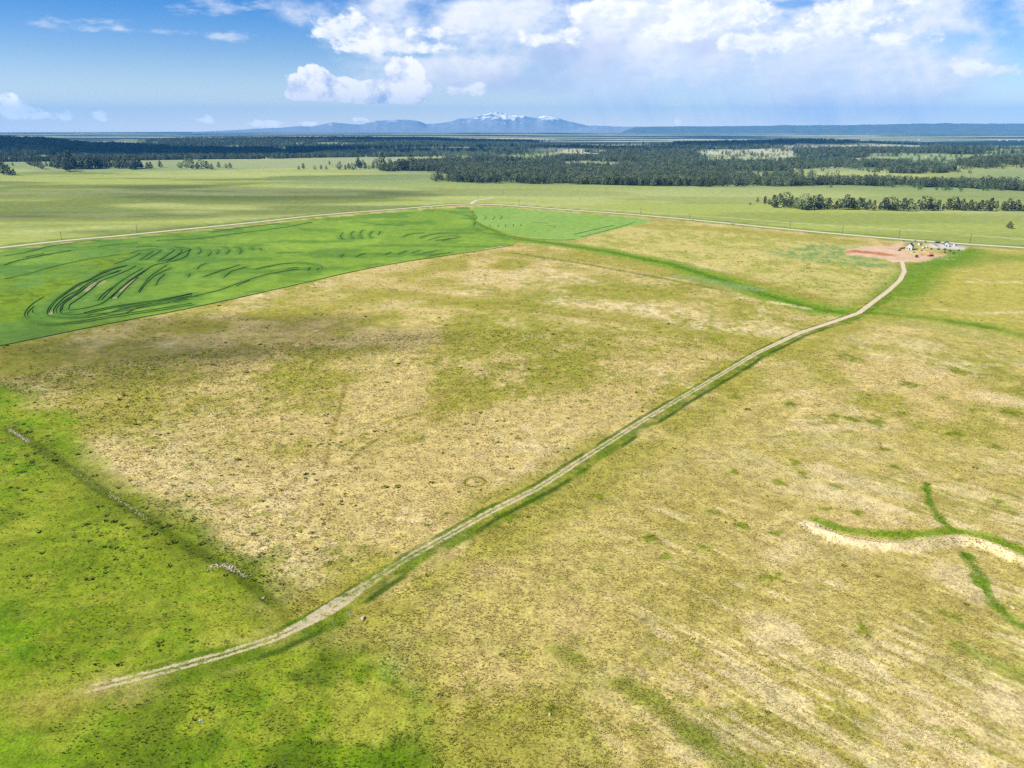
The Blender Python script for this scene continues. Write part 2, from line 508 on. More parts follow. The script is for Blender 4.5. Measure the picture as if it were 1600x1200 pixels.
LINES += [Z8(q) for q in (
    [(250, 98), (238, 112), (248, 128)], [(300, 90), (284, 106), (296, 128)], [(340, 86), (326, 102), (338, 126)], [(385, 90), (370, 106), (378, 126)], [(420, 92), (410, 108)],
    [(600, 124), (640, 108), (700, 100), (780, 100)], [(640, 130), (700, 116), (770, 110)], [(670, 134), (740, 124)], [(520, 118), (560, 104), (620, 98)], [(700, 134), (780, 118)],
    [(560, 190), (600, 178)], [(610, 192), (680, 180)], [(500, 195), (540, 180)], [(240, 210), (250, 196)], [(310, 208), (350, 190)], [(440, 198), (470, 186)], [(580, 200), (700, 192)], [(640, 205), (740, 188)],
    [(-10, 240), (60, 234), (140, 244), (155, 262)], [(0, 260), (50, 255)], [(90, 270), (100, 256)], [(130, 268), (140, 258)], [(-20, 268), (30, 265)],
    [(845, 16), (858, 28), (846, 40)], [(885, 18), (900, 26), (890, 38)], [(925, 16), (940, 26), (928, 40)], [(960, 18), (972, 27), (962, 38)], [(995, 24), (1003, 32)],
    [(878, 66), (890, 72)], [(915, 60), (920, 74)], [(955, 62), (958, 74)], [(990, 60), (986, 72)], [(1025, 58), (1022, 70)], [(1060, 58), (1058, 68)],
    [(740, 4), (780, 12), (825, 22), (850, 46), (845, 70), (890, 100)], [(890, 98), (960, 106), (1040, 118), (1130, 128), (1250, 132), (1310, 128)], [(1300, 106), (1400, 82), (1480, 64)], [(1330, 118), (1450, 88), (1580, 50)],
    [(300, 45), (420, 60), (520, 66)], [(1100, 50), (1180, 55)], [(1180, 66), (1220, 70)])]
LINES_P = [UU(q) for q in LINES]

TAN, PALE, OLIVE = C(218, 195, 122), C(242, 220, 164), C(172, 164, 64)
GREEN, LUSH, DAMP = C(138, 158, 26), C(110, 152, 16), C(84, 116, 12)
CROPC, CROPB, LIMEC = C(138, 174, 54), C(150, 188, 80), C(136, 164, 24)
MEADOW, MEADOWP, MEADOWD = C(184, 194, 96), C(206, 210, 136), C(130, 144, 68)
BLUEG, BROWN = C(128, 164, 88), C(178, 158, 84)
SOILP, SOILR, GRAVEL = C(242, 206, 166), C(218, 150, 104), C(236, 220, 186)
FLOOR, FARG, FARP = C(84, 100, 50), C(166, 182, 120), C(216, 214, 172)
FARF = C(30, 50, 30)


def ribbon_mask(x, y, pts, r, soft, s=0, wob=1.0, lam=9.0):
    d = segdist(x, y, pts)[0]
    d = d + wob * r * (fbm(x, y, lam, 91 + s, 3) - 0.5)
    return 1 - sm(d, r, r + soft)


def poly_mask(x, y, pts, soft, s=0, wob=0.0, lam=25.0):
    d = segdist(x, y, pts, True)[0]
    d = np.where(inside(x, y, pts), d, -d)
    if wob:
        d = d + wob * (fbm(x, y, lam, 131 + s, 4) - 0.5) * 2
    return sm(d, -soft, soft)


ROW_A = np.array(U(1000, 900))
ROW_B = np.array(U(1500, 1150))
ROW_D = (ROW_B - ROW_A) / np.linalg.norm(ROW_B - ROW_A)


def patches():
    q = []
    # greener patches on the right pasture: pixel, radius in metres
    for px, py, r in [(1205, 905, 3.2), (1345, 982, 2.4), (1480, 963, 3.0), (1255, 740, 2.6), (1148, 738, 2.2), (1275, 843, 0), (1370, 660, 5), (1330, 655, 4), (1305, 650, 3.5),
                      (1580, 645, 5), (1520, 640, 3), (1212, 678, 2.2), (1384, 702, 3), (1410, 645, 2.4), (1290, 795, 2.2), (1342, 800, 2.2), (1376, 770, 1.8), (1408, 772, 2.0),
                      (1335, 745, 2), (1330, 755, 2), (1220, 755, 2.4), (1240, 722, 2.5), (1120, 800, 3.2), (1160, 820, 3.0), (1215, 835, 3.0), (1305, 762, 2.4), (1490, 678, 4), (1560, 785, 3),
                      (1500, 750, 2), (1545, 740, 2.5), (1400, 730, 2), (1040, 870, 2.0), (935, 775, 3.5), (1100, 855, 3), (1015, 840, 2.4), (1230, 630, 4), (1150, 620, 4), (1420, 600, 6), (1500, 580, 6), (1330, 560, 7),
                      (1345, 958, 1.6), (860, 1110, 1.5), (1560, 700, 3), (1470, 620, 4)]:
        if r:
            q.append((*U(px, py), r))
    return q


PATCH = patches()


def tint(x, y):
    """colour of the ground cover, with some painted shade, at world points (n,3) and how coarse its grass is (n,)"""
    x = np.asarray(x, float)
    y = np.asarray(y, float)
    n = len(x)
    r = np.hypot(x, y)
    col = np.empty((n, 3))
    near = r < 1700
    grain = np.ones(n)

    def mixin(c, m):
        nonlocal col
        m = np.clip(m, 0, 1)[:, None]
        col = col * (1 - m) + np.asarray(c) * m

    big, mid, fine = fbm(x, y, 90, 1, 4), fbm(x, y, 28, 21, 4), fbm(x, y, 7, 41, 4, 0.65)
    col[:] = TAN
    mixin(OLIVE, sm(0.55 * big + 0.45 * mid + 0.25 * (fine - 0.5), 0.44, 0.62) * 0.85)
    mixin(PALE, sm(0.5 * fbm(x, y, 45, 77, 4) + 0.5 * fine, 0.55, 0.72) * 0.6)
    # the mown pasture: brown in its upper half, paler below
    # north of the gravel roads
    north = np.zeros(n)
    for rd in (ROAD_L, ROAD_R):
        d, s, par = segdist(x, y, rd)
        north = np.maximum(north, (s > 0) * 1.0) if rd is ROAD_L else np.where(x > ROAD_R[0][0], (s > 0) * 1.0, north)
    north = np.where(r > 1500, 1.0, north) * (y > 0)
    mm = np.empty((n, 3))
    mm[:] = MEADOW
    band = 0.7 * fbm(x * 0.35, y, 160, 15, 4) + 0.3 * fbm(x * 0.4, y, 26, 18, 3)
    k = sm(band, 0.46, 0.60)[:, None]
    mm = mm * (1 - 0.55 * k) + np.asarray(MEADOWP) * 0.55 * k
    lft = sm(-x - 0.12 * y, -260, 150)
    k = (sm(fbm(x * 0.3, y, 130, 16, 4), 0.44, 0.60) * (0.35 + 0.5 * lft))[:, None]
    mm = mm * (1 - k) + np.asarray(MEADOWD) * k  # dark bands, strongest at left: shade of swells and clouds painted into the colour
    k = (sm(fbm(x * 0.4, y, 420, 19, 3), 0.45, 0.6) * sm(r, 1300, 1900) * 0.75)[:, None]
    mm = mm * (1 - k) + np.asarray(C(150, 168, 110)) * k
    k = north[:, None]
    col = col * (1 - k) + mm * k
    grain = np.where(north > 0.5, 0.35, grain)
    # distance: meadows and fields beyond the trees, woods' floors
    k = sm(r, 1900, 2900)
    ff = sm(fbm(x * 0.6, y, 700, 23, 4), 0.42, 0.58)[:, None]
    fcol = np.asarray(FARG) * (1 - ff) + np.asarray(FARP) * ff
    k = k * (0.30 + 0.70 * sm(r, 3000, 3200))
    col = col * (1 - k[:, None]) + fcol * k[:, None]
    dark = sm(fbm(x * 0.33, y, 900, 27, 5), 0.45, 0.53) * sm(r, 6500, 8000) * 0.92
    mixin(FARF, dark)
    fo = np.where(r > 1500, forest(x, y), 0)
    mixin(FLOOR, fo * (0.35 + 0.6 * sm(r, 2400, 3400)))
    if near.any():
        i = np.where(near)[0]
        X, Y, R = x[i], y[i], r[i]
        N = north[i]
        B, M, Fi = big[i], mid[i], fine[i]
        cc = col[i]

        def mi(c, m):
            nonlocal cc
            m = np.clip(m, 0, 1)[:, None]
            cc = cc * (1 - m) + np.asarray(c) * m
        gr = grain[i]
        # browner, more olive belt below the crop field
        mi(OLIVE, ribbon_mask(X, Y, UU([(0, 560), (200, 520), (420, 490), (640, 440), (760, 400), (900, 440)]), 16, 40, 1) * sm(M, 0.3, 0.6) * 0.8)
        mi(BROWN, ribbon_mask(X, Y, UU([(0, 600), (150, 575), (330, 560), (520, 500)]), 12, 30, 2) * 0.35)
        mi(OLIVE, ribbon_mask(X, Y, UU([(590, 455), (760, 475), (900, 488), (1060, 512), (1200, 530)]), 7, 14, 3) * 0.75)
        mi(BROWN, ribbon_mask(X, Y, UU([(760, 478), (900, 492), (1100, 520)]), 2.0, 4, 3) * 0.6)
        mi(OLIVE, ribbon_mask(X, Y, UU([(900, 400), (1000, 415), (1100, 430), (1260, 470)]), 14, 20, 6) * 0.8)
        mi(DAMP, ribbon_mask(X, Y, UU([(800, 395), (900, 410), (1010, 430), (1140, 455)]), 1.5, 3, 4) * 0.65)
        mi(PALE, ribbon_mask(X, Y, UU([(760, 430), (850, 425), (900, 440)]), 8, 26, 5) * 0.6 * sm(Fi, 0.35, 0.6))
        mi(PALE, ribbon_mask(X, Y, UU([(880, 470), (1000, 480), (1100, 505), (1230, 520)]), 6, 20, 6) * 0.8 * sm(Fi, 0.3, 0.6))
        mi(TAN, ribbon_mask(X, Y, UU([(200, 720), (330, 760), (420, 820)]), 12, 36, 7) * 0.75)
        mi(PALE, ribbon_mask(X, Y, UU([(220, 700), (300, 750), (380, 800), (470, 880)]), 7, 26, 7) * 0.4 * sm(Fi, 0.3, 0.62))
        # lines worn across the pasture
        for kk, ln in enumerate(([(0, 590), (60, 565), (120, 555)], [(250, 605), (330, 580), (420, 550), (520, 510)], [(150, 605), (300, 548)], [(545, 725), (560, 705), (600, 680), (660, 645), (740, 580)], [(508, 730), (515, 690), (530, 640), (540, 600)], [(490, 760), (520, 745)], [(600, 660), (680, 640), (720, 600)])):
            mi(BROWN if kk != 6 else OLIVE, ribbon_mask(X, Y, UU(ln), 0.5, 1.2, 10 + kk, 1.5) * 0.85)
        ring = U(742, 753)
        dr = np.abs(np.hypot(X - ring[0], Y - ring[1]) - 3.7)
        mi(C(134, 128, 30), (1 - sm(dr, 0.25, 1.0)) * 0.9)
        mi(C(150, 156, 44), sm(0.55 * fbm(X, Y, 4.5, 113, 3) + 0.45 * B, 0.54, 0.64) * 0.55 * (R < 620))
        # north-east field
        m = poly_mask(X, Y, NE_FIELD, 5, 1, 4)
        mi(C(214, 200, 116), m * 0.85)
        mi(C(166, 170, 66), m * sm(0.5 * M + 0.5 * Fi, 0.46, 0.60) * 0.7)
        mi(OLIVE, ribbon_mask(X, Y, UU([(1010, 352), (1150, 360), (1320, 378)]), 12, 20, 2) * 0.7)
        mi(BLUEG, poly_mask(X, Y, NE_BLUE, 14, 2, 14) * (0.30 + 0.6 * sm(Fi, 0.38, 0.62)))
        # right field and pasture
        m = poly_mask(X, Y, RIGHT_FIELD, 5, 3, 4)
        mi(C(194, 184, 80), m * 0.85)
        mi(C(206, 190, 100), m * sm(M, 0.5, 0.62) * 0.5)
        mi(LUSH, ribbon_mask(X, Y, UU([(1512, 390), (1450, 415), (1425, 440), (1395, 468), (1370, 486)]), 5, 26, 8) * 0.85)
        mi(C(112, 150, 24), ribbon_mask(X, Y, UU([(1480, 412), (1560, 400), (1600, 404)]), 8, 30, 9) * 0.6)
        for ln in ([(1515, 440), (1560, 441), (1600, 441)], [(1460, 482), (1520, 490), (1600, 488)]):
            mi(PALE, ribbon_mask(X, Y, UU(ln), 1.2, 2.5, 12) * 0.75)
        # swales
        for q, rr in ((SWALE_A, 10.0), (SWALE_B, 4.5)):
            mi(C(140, 166, 46), ribbon_mask(X, Y, q, rr, 14, 14) * 0.9)
            mi(LUSH, ribbon_mask(X, Y, q, rr * 0.4, 6, 15) * 0.85)
            mi(DAMP, ribbon_mask(X, Y, q, 1.6, 3, 16, 2.0) * 0.5)
        mi(C(150, 170, 100), ribbon_mask(X, Y, UU([(1060, 432), (1110, 440), (1180, 452)]), 4, 9, 17) * 0.7)
        mi(PALE, ribbon_mask(X, Y, UU([(1205, 472), (1240, 478), (1262, 482)]), 1.8, 2, 18) * 0.8)
        mi(C(160, 172, 92), ribbon_mask(X, Y, UU([(1390, 502), (1460, 510), (1540, 526)]), 3, 8, 19) * 0.6)
        # green land left of the old fence line, and below the track
        m = np.maximum(poly_mask(X, Y, LEFT_GREEN, 9, 5, 12), poly_mask(X, Y, BOTTOM_GREEN, 9, 6, 12))
        mi(GREEN, m * 0.95)
        mi(LUSH, m * sm(0.6 * B + 0.4 * Fi, 0.46, 0.64) * 0.8)
        mi(C(176, 176, 60), m * sm(fbm(X, Y, 12, 63, 4), 0.50, 0.68) * 0.45)
        mi(DAMP, m * sm(fbm(X, Y, 14, 66, 4), 0.58, 0.74) * 0.4)
        mi(C(186, 180, 74), poly_mask(X, Y, BOTTOM_GREEN, 9, 6, 12) * sm(fbm(X, Y, 17, 68, 4), 0.50, 0.62) * 0.7 * sm(X, -75, -20))
        mi(C(96, 122, 20), poly_mask(X, Y, BOTTOM_GREEN, 9, 6, 12) * sm(fbm(X, Y, 11, 69, 4), 0.52, 0.64) * 0.75)
        mi(C(70, 92, 16), ribbon_mask(X, Y, LEFT_LINE, 1.0, 1.8, 20) * 0.9)
        mi(C(118, 130, 28), ribbon_mask(X, Y, LEFT_LINE, 3, 9, 21) * 0.5)
        # greener belt along the track, rows of the drill at the lower right
        dt = segdist(X, Y, TRACK)
        sd = dt[0] * dt[1]
        mi(OLIVE, (1 - sm(np.abs(sd - 6), 8, 26)) * sm(M, 0.25, 0.55) * 0.85 * (1 - 0.85 * m) * (1 - sm(R, 520, 700)))
        edge = np.where(sd > 0, 7.8, 3.4) * (0.65 + 0.7 * fbm(X, Y, 20, 82, 3))
        tend = sm(np.hypot(X - TRACK[-1][0], Y - TRACK[-1][1]), 6, 40)
        g2 = (1 - sm(np.abs(sd) + 3 * (fbm(X, Y, 6, 83, 3) - 0.5), edge * 0.75, edge)) * (1 - sm(R, 560, 680)) * tend
        mi(C(100, 130, 10), g2 * (0.35 + 0.5 * sm(Fi, 0.3, 0.6)))
        mi(C(74, 100, 18), (1 - sm(np.abs(sd - 5.6 + 2 * (fbm(X, Y, 30, 86, 2) - 0.5)), 0.5, 1.5)) * 0.9 * tend * (1 - sm(R, 420, 560)) * sm(fbm(X, Y, 14, 84, 2), 0.35, 0.5))
        mi(C(80, 108, 20), (1 - sm(np.abs(sd + 2.4), 0.2, 1.1)) * 0.85 * tend * sm(fbm(X, Y, 18, 85, 2), 0.4, 0.55) * (1 - sm(R, 420, 560)))  # dark line on the upper left edge: grass bank's shadow painted in
        mi(C(186, 176, 80), (sd > 10) * sm(fbm(X, Y, 50, 87, 4), 0.42, 0.60) * 0.45 * (1 - m) * (R < 620))
        u = X * ROW_D[0] + Y * ROW_D[1]
        v = -X * ROW_D[1] + Y * ROW_D[0]
        se = sm(X - 0.1 * Y, -10, 40) * (1 - sm(Y, 190, 290)) * (sd > 12) * (1 - m)
        rows = 0.5 * fbm(u * 0.10, v, 5.0, 88, 4, 0.6) + 0.5 * fbm(u * 0.12, v, 1.3, 89, 3, 0.6)
        mi(PALE, se * sm(rows + 0.6 * (B - 0.5) + 0.3 * (Fi - 0.5), 0.48, 0.66) * 0.7)
        mi(C(178, 162, 84), se * sm(1 - rows + 0.4 * (M - 0.5), 0.52, 0.70) * 0.6)
        for ln, rr in (([(980, 1070), (1040, 1110), (1100, 1150)], 1.8), ([(870, 1015), (900, 1030)], 1.2), ([(1500, 1010), (1550, 1035), (1590, 1055)], 2.0), ([(1080, 1150), (1180, 1215)], 2.5)):
            mi(C(140, 150, 44), ribbon_mask(X, Y, UU(ln), rr * 0.6, 3.5, 23, 2.6, 5) * 0.7)
        for (cx, cy, rr) in PATCH:
            d = np.hypot(X - cx, (Y - cy))
            mi(C(132, 142, 30), (1 - sm(d + rr * 2.2 * (fbm(X, Y, 2.2, 95, 3) - 0.5), rr * 0.2, rr * 1.25)) * 0.9)
        for ln, rr in (([(1290, 735), (1330, 752), (1400, 770)], 3), ([(1290, 770), (1370, 790)], 3), ([(1500, 905), (1510, 915)], 4), ([(1540, 620), (1600, 630)], 4), ([(1200, 985), (1215, 990)], 3), ([(1560, 1100), (1600, 1110)], 3)):
            mi(PALE, ribbon_mask(X, Y, UU(ln), rr, 6, 25, 2.0, 5) * 0.6)
        # stock pond, its outlets and its dam
        mi(C(146, 160, 30), ribbon_mask(X, Y, POND, 2.0, 2.2, 26, 1.6, 6) * (0.6 + 0.35 * sm(Fi, 0.3, 0.6)))
        mi(LUSH, ribbon_mask(X, Y, POND, 0.5, 2.0, 27, 3.0) * 0.6)
        for q, rr in ((RILL_UP, 0.6), (RILL_DOWN, 1.1)):
            mi(C(122, 148, 28), ribbon_mask(X, Y, q, rr * 1.1, 1.3, 28, 3.0, 5) * (0.45 + 0.5 * sm(Fi, 0.35, 0.6)))
            mi(C(86, 128, 16), ribbon_mask(X, Y, q, rr * 0.4, 0.9, 29, 3.4, 4) * 0.6)
        mi(C(246, 224, 172), ribbon_mask(X, Y, BERM, 2.1, 2.0, 30, 1.2, 3) * (0.55 + 0.4 * sm(Fi, 0.35, 0.6)))
        # crops
        m = poly_mask(X, Y, CROP, 1.6, 9, 1.0)
        mi(CROPC, m * 0.97)
        mi(C(160, 192, 66), m * sm(fbm(X, Y * 0.6, 60, 101, 4), 0.40, 0.62) * 0.8)
        mi(C(94, 138, 42), m * sm(fbm(X * 0.5, Y, 30, 103, 4), 0.52, 0.66) * 0.6)
        mi(C(92, 142, 62), m * (1 - sm(X + 0.25 * (Y - 500), -330, -150)) * (0.2 + 0.35 * sm(fbm(X * 0.5, Y, 40, 106, 3), 0.35, 0.6)))
        ci = np.where(m > 0.3)[0]
        lx, ly = X[ci], Y[ci]
        dmin = np.full(len(ci), 1e9)
        for ln in LINES_P:
            a0 = np.array(ln)
            bb = (lx > a0[:, 0].min() - 12) & (lx < a0[:, 0].max() + 12) & (ly > a0[:, 1].min() - 12) & (ly < a0[:, 1].max() + 12)
            if bb.any():
                dmin[bb] = np.minimum(dmin[bb], segdist(lx[bb], ly[bb], ln)[0])
        lm = np.zeros(len(X))
        lm[ci] = (1 - sm(dmin + 3 * (fbm(lx, ly, 11, 107, 3) - 0.5), 0.6, 6.5)) * (0.25 + 0.6 * fbm(lx, ly, 30, 108, 3))
        mi(C(78, 126, 38), lm)  # wider soft swaths of crop-edge shade, painted into the tint
        lime = poly_mask(X, Y, LIME, 5, 10, 6) * sm(M, 0.2, 0.45)
        mi(LIMEC, lime * 0.75)
        mi(C(104, 132, 24), lime * sm(Fi, 0.45, 0.62) * 0.8)
        m2 = poly_mask(X, Y, CROP_B, 2.0, 11, 1.2)
        mi(CROPB, m2 * 0.97)
        mi(C(160, 196, 96), m2 * sm(fbm(X, Y * 0.5, 70, 105, 4), 0.45, 0.6) * 0.6)
        for (a, b, wd) in (((133, 455), (146, 442), 1.8), ((152, 447), (164, 439), 1.2), ((188, 455), (212, 434), 1.8), ((78, 491), (81, 487), 1.6), ((112, 467), (118, 463), 1.2), ((117, 451), (121, 447), 1.2), ((176, 467), (182, 464), 1.0)):
            mi(C(206, 178, 140), ribbon_mask(X, Y, UU([a, b]), wd * 0.6, 0.7, 31, 1.0, 3) * 0.85)
        # homestead pad and yard
        m3 = poly_mask(X, Y, PAD, 2.2, 12, 3.0, 12)
        mi(SOILP, m3)
        redm = ribbon_mask(X, Y, UU([(1325, 394), (1345, 393), (1370, 396), (1390, 398)]), 4.0, 7, 33, 2.4, 8)
        mi(SOILR, m3 * redm * sm(Fi, 0.30, 0.55) * 0.95)
        mi(C(236, 194, 152), m3 * sm(fbm(X * 0.4, Y, 9, 35, 3), 0.5, 0.62) * 0.6)
        yp = poly_mask(X, Y, YARD, 1.5, 13, 1.5)
        mi(C(236, 220, 206), yp * (0.55 + 0.45 * (X < U(1487, 382)[0])))
        gr = gr * (1 - 0.65 * np.maximum.reduce([m, m2])) * (1 - 0.9 * np.maximum(m3, yp))
        # pale bank beside the right road
        mi(MEADOWP, ribbon_mask(X, Y, BANK, 2.5, 5, 36) * 0.75)
        mi(C(140, 156, 62), (1 - sm(np.abs(segdist(X, Y, ROAD_R)[0] - 9.0), 7.0, 11.0)) * 0.85)
        mi(C(122, 148, 58), (1 - sm(np.abs(segdist(X, Y, ROAD_L)[0] - 9.0), 7.0, 11.0)) * 0.85)
        col[i] = cc
        grain[i] = gr
    return col, grain


BANK = UU([(780, 317), (900, 326), (1000, 331), (1077, 336), (1160, 342), (1235, 348), (1320, 354), (1400, 358), (1480, 364), (1600, 374), (1750, 390)])


# ------------------------------------------------------------------ object helpers
def tag(o, label=None, cat=None, group=None, kind=None):
    if label:
        o['label'] = label
    if cat:
        o['category'] = cat
    if group:
        o['group'] = group
    if kind:
        o['kind'] = kind
    return o


def empty(name, loc, rz=0.0):
    o = bpy.data.objects.new(name, None)
    COL.objects.link(o)
    o.location = loc
    o.rotation_euler = (0, 0, rz)
    o.empty_display_size = 1.0
    return o


def mesh_np(name, verts, faces, mat, attrs=None, smooth=False, parent=None, link=True):
    me = bpy.data.meshes.new(name)
    verts = np.asarray(verts, np.float32)
    faces = np.asarray(faces, np.int32)
    k = faces.shape[1]
    me.vertices.add(len(verts))
    me.vertices.foreach_set('co', verts.ravel())
    me.loops.add(faces.size)
    me.loops.foreach_set('vertex_index', faces.ravel())
    me.polygons.add(len(faces))
    me.polygons.foreach_set('loop_start', np.arange(0, faces.size, k, dtype=np.int32))
    if smooth:
        me.polygons.foreach_set('use_smooth', np.ones(len(faces), bool))
    for nm, v in (attrs or {}).items():
        v = np.asarray(v, np.float32)
        if v.ndim == 2:
            a = me.attributes.new(nm, 'FLOAT_COLOR', 'POINT')
            a.data.foreach_set('color', np.concatenate([v, np.ones((len(v), 1), np.float32)], 1).ravel())
        else:
            a = me.attributes.new(nm, 'FLOAT', 'POINT')
            a.data.foreach_set('value', v)
    me.update(calc_edges=True)
    me.materials.append(mat)
    if not link:
        return me
    o = bpy.data.objects.new(name, me)
    COL.objects.link(o)
    if parent:
        o.parent = parent
    return o


class MB:
    def __init__(self):
        self.b = bmesh.new()

    def box(self, sx, sy, sz, loc=(0, 0, 0), rot=(0, 0, 0), bev=0.0, taper=1.0):
        m = Matrix.Translation(loc) @ Matrix.Rotation(rot[2], 4, 'Z') @ Matrix.Rotation(rot[1], 4, 'Y') @ Matrix.Rotation(rot[0], 4, 'X')
        vs = bmesh.ops.create_cube(self.b, size=1.0)['verts']
        for v in vs:
            k = taper if v.co.z > 0 else 1.0
            v.co = Vector((v.co.x * sx * k, v.co.y * sy * k, v.co.z * sz))
        if bev:
            es = list({e for v in vs for e in v.link_edges})
            r = bmesh.ops.bevel(self.b, geom=es, offset=bev, segments=1, affect='EDGES', profile=0.5)
            vs = r['verts']
        bmesh.ops.transform(self.b, matrix=m, verts=vs)
        return self

    def tube(self, p, q, r0, r1, seg=6):
        p, q = Vector(p), Vector(q)
        d = q - p
        vs = bmesh.ops.create_cone(self.b, cap_ends=True, segments=seg, radius1=r0, radius2=r1, depth=d.length)['verts']
        bmesh.ops.transform(self.b, matrix=Matrix.Translation((p + q) / 2) @ d.to_track_quat('Z', 'Y').to_matrix().to_4x4(), verts=vs)
        return self

    def prism(self, prof, depth, axis='Y', loc=(0, 0, 0)):
        """extrude an (x, z) outline along y"""
        a = [self.b.verts.new((x + loc[0], -depth / 2 + loc[1], z + loc[2])) for x, z in prof]
        b = [self.b.verts.new((x + loc[0], depth / 2 + loc[1], z + loc[2])) for x, z in prof]
        n = len(prof)
        self.b.faces.new(a)
        self.b.faces.new(b[::-1])
        for i in range(n):
            self.b.faces.new((a[i], b[i], b[(i + 1) % n], a[(i + 1) % n]))
        return self

    def lump(self, loc, s, jit=0.2, sub=1, seed=0):
        rr = random.Random(seed)
        vs = bmesh.ops.create_icosphere(self.b, subdivisions=sub, radius=1.0)['verts']
        for v in vs:
            k = 1 + rr.uniform(-jit, jit)
            v.co = Vector((v.co.x * s[0] * k + loc[0], v.co.y * s[1] * k + loc[1], v.co.z * s[2] * k + loc[2]))
        return self

    def mesh(self, name, mat):
        bmesh.ops.recalc_face_normals(self.b, faces=self.b.faces)
        me = bpy.data.meshes.new(name)
        self.b.to_mesh(me)
        self.b.free()
        me.materials.append(mat)
        return me

    def build(self, name, mat, parent=None):
        o = bpy.data.objects.new(name, self.mesh(name, mat))
        COL.objects.link(o)
        if parent:
            o.parent = parent
        return o


def copy_tree(o, parent=None):
    c = o.copy()
    COL.objects.link(c)
    if parent:
        c.parent = parent
    for ch in list(o.children):
        copy_tree(ch, c)
    return c


def gz(x, y):
    return float(ground_z(np.array([x]), np.array([y]))[0])


def at(px, py, dz=0.0):
    x, y = U(px, py)
    return Vector((x, y, gz(x, y) + dz))


# ------------------------------------------------------------------ materials
def new_mat(name):
    m = bpy.data.materials.new(name)
    m.use_nodes = True
    return m, NT(m.node_tree)


def finish(t, color, rough=0.9, bump=None, bstr=0.4, bdist=0.2, spec=0.2, metallic=0.0):
    p = t.n('ShaderNodeBsdfPrincipled')
    t.put(p.inputs['Base Color'], color)
    t.put(p.inputs['Roughness'], rough)
    t.put(p.inputs['Specular IOR Level'], spec)
    t.put(p.inputs['Metallic'], metallic)
    if bump is not None:
        b = t.n('ShaderNodeBump')
        b.inputs['Strength'].default_value = bstr
        b.inputs['Distance'].default_value = bdist
        t.link(bump, b.inputs['Height'])
        t.link(b.outputs[0], p.inputs['Normal'])
    o = t.n('ShaderNodeOutputMaterial')
    t.link(p.outputs[0], o.inputs['Surface'])
    return p


def simple_mat(name, color, rough=0.8, var=0.25, scale=1.0, spec=0.25, metallic=0.0):
    m, t = new_mat(name)
    pos = t.n('ShaderNodeTexCoord').outputs['Object']
    n = t.noise(pos, scale, 4.0, 0.6)
    f = t.m('MULTIPLY_ADD', n, var * 2, 1 - var)
    c = t.vm('SCALE', color, scale=f)
    finish(t, c, rough, n, 0.2, 0.02, spec, metallic)
    return m


def ground_material():
    m, t = new_mat('ground_cover')
    pos = t.n('ShaderNodeNewGeometry').outputs['Position']
    base = t.attr('tint').outputs['Color']
    grain = t.attr('grain').outputs['Fac']
    tr = t.attr('track').outputs['Fac']
    n1 = t.noise(pos, 0.10, 6, 0.68)
    n2 = t.noise(pos, 0.35, 5, 0.65)
    n3 = t.noise(pos, 1.7, 4, 0.7)
    n4 = t.noise(pos, 5.0, 2, 0.6)
    # light and dark tufts in the sward
    v = t.m('ADD', t.m('MULTIPLY', t.m('SUBTRACT', n2, 0.5), 1.0), t.m('MULTIPLY', t.m('SUBTRACT', n3, 0.5), 1.7))
    v = t.m('ADD', v, t.m('MULTIPLY', t.m('SUBTRACT', n4, 0.5), 0.7))
    v = t.m('ADD', t.m('ADD', 1.0, t.m('MULTIPLY', grain, 0.10)), t.m('MULTIPLY', t.m('MULTIPLY', v, grain), 1.6))
    v = t.m('MULTIPLY', t.m('MAXIMUM', v, 0.3), t.m('ADD', 0.46, t.m('MULTIPLY', n1, 1.08)))
    c = t.vm('SCALE', base, scale=v)
    # greener and drier blades mixed through it
    g = t.m('MULTIPLY', t.ss(t.m('ADD', t.m('MULTIPLY', n2, 0.6), t.m('MULTIPLY', n3, 0.4)), 0.53, 0.66), t.m('MULTIPLY', grain, 0.55))
    c = t.mix(g, c, t.vm('MULTIPLY', c, (0.72, 0.92, 0.45)))
    d = t.m('MULTIPLY', t.ss(t.noise(pos, 0.8, 4, 0.7), 0.56, 0.70), t.m('MULTIPLY', grain, 0.5))
    c = t.mix(d, c, t.vm('MULTIPLY', c, (1.25, 1.15, 1.25)))
    # the dirt track: two ruts, a ragged grassy crown
    trn = t.m('ADD', tr, t.m('MULTIPLY', t.m('SUBTRACT', t.noise(pos, 0.8, 5, 0.75), 0.5), 2.2))
    width = t.attr('rut').outputs['Fac']
    ab = t.m('ABSOLUTE', trn)
    rut = t.m('ABSOLUTE', t.m('SUBTRACT', ab, 0.85))
    inrut = t.m('SUBTRACT', 1.0, t.ss(t.m('SUBTRACT', rut, width), 0.0, 0.35))
    wear = t.m('MULTIPLY', inrut, t.ss(t.m('ADD', t.noise(pos, 0.45, 6, 0.8), t.m('MULTIPLY', t.m('SUBTRACT', t.attr('wear').outputs['Fac'], 0.72), 0.22)), 0.37, 0.52))
    wear = t.m('MULTIPLY', wear, t.attr('wear').outputs['Fac'])
    soil = t.mix(t.noise(pos, 0.7, 5, 0.7), C(230, 194, 150), C(255, 240, 214))
    soil = t.vm('SCALE', soil, scale=t.m('ADD', 0.80, t.m('MULTIPLY', n3, 0.6)))
    c = t.mix(wear, c, soil)
    h = t.m('ADD', t.m('MULTIPLY', n3, 0.7), t.m('ADD', t.m('MULTIPLY', n2, 0.8), t.m('MULTIPLY', n4, 0.3)))
    h = t.m('MULTIPLY', h, grain)
    finish(t, c, 0.95, h, 0.5, 0.45, 0.05)
    return m


M_GROUND = ground_material()


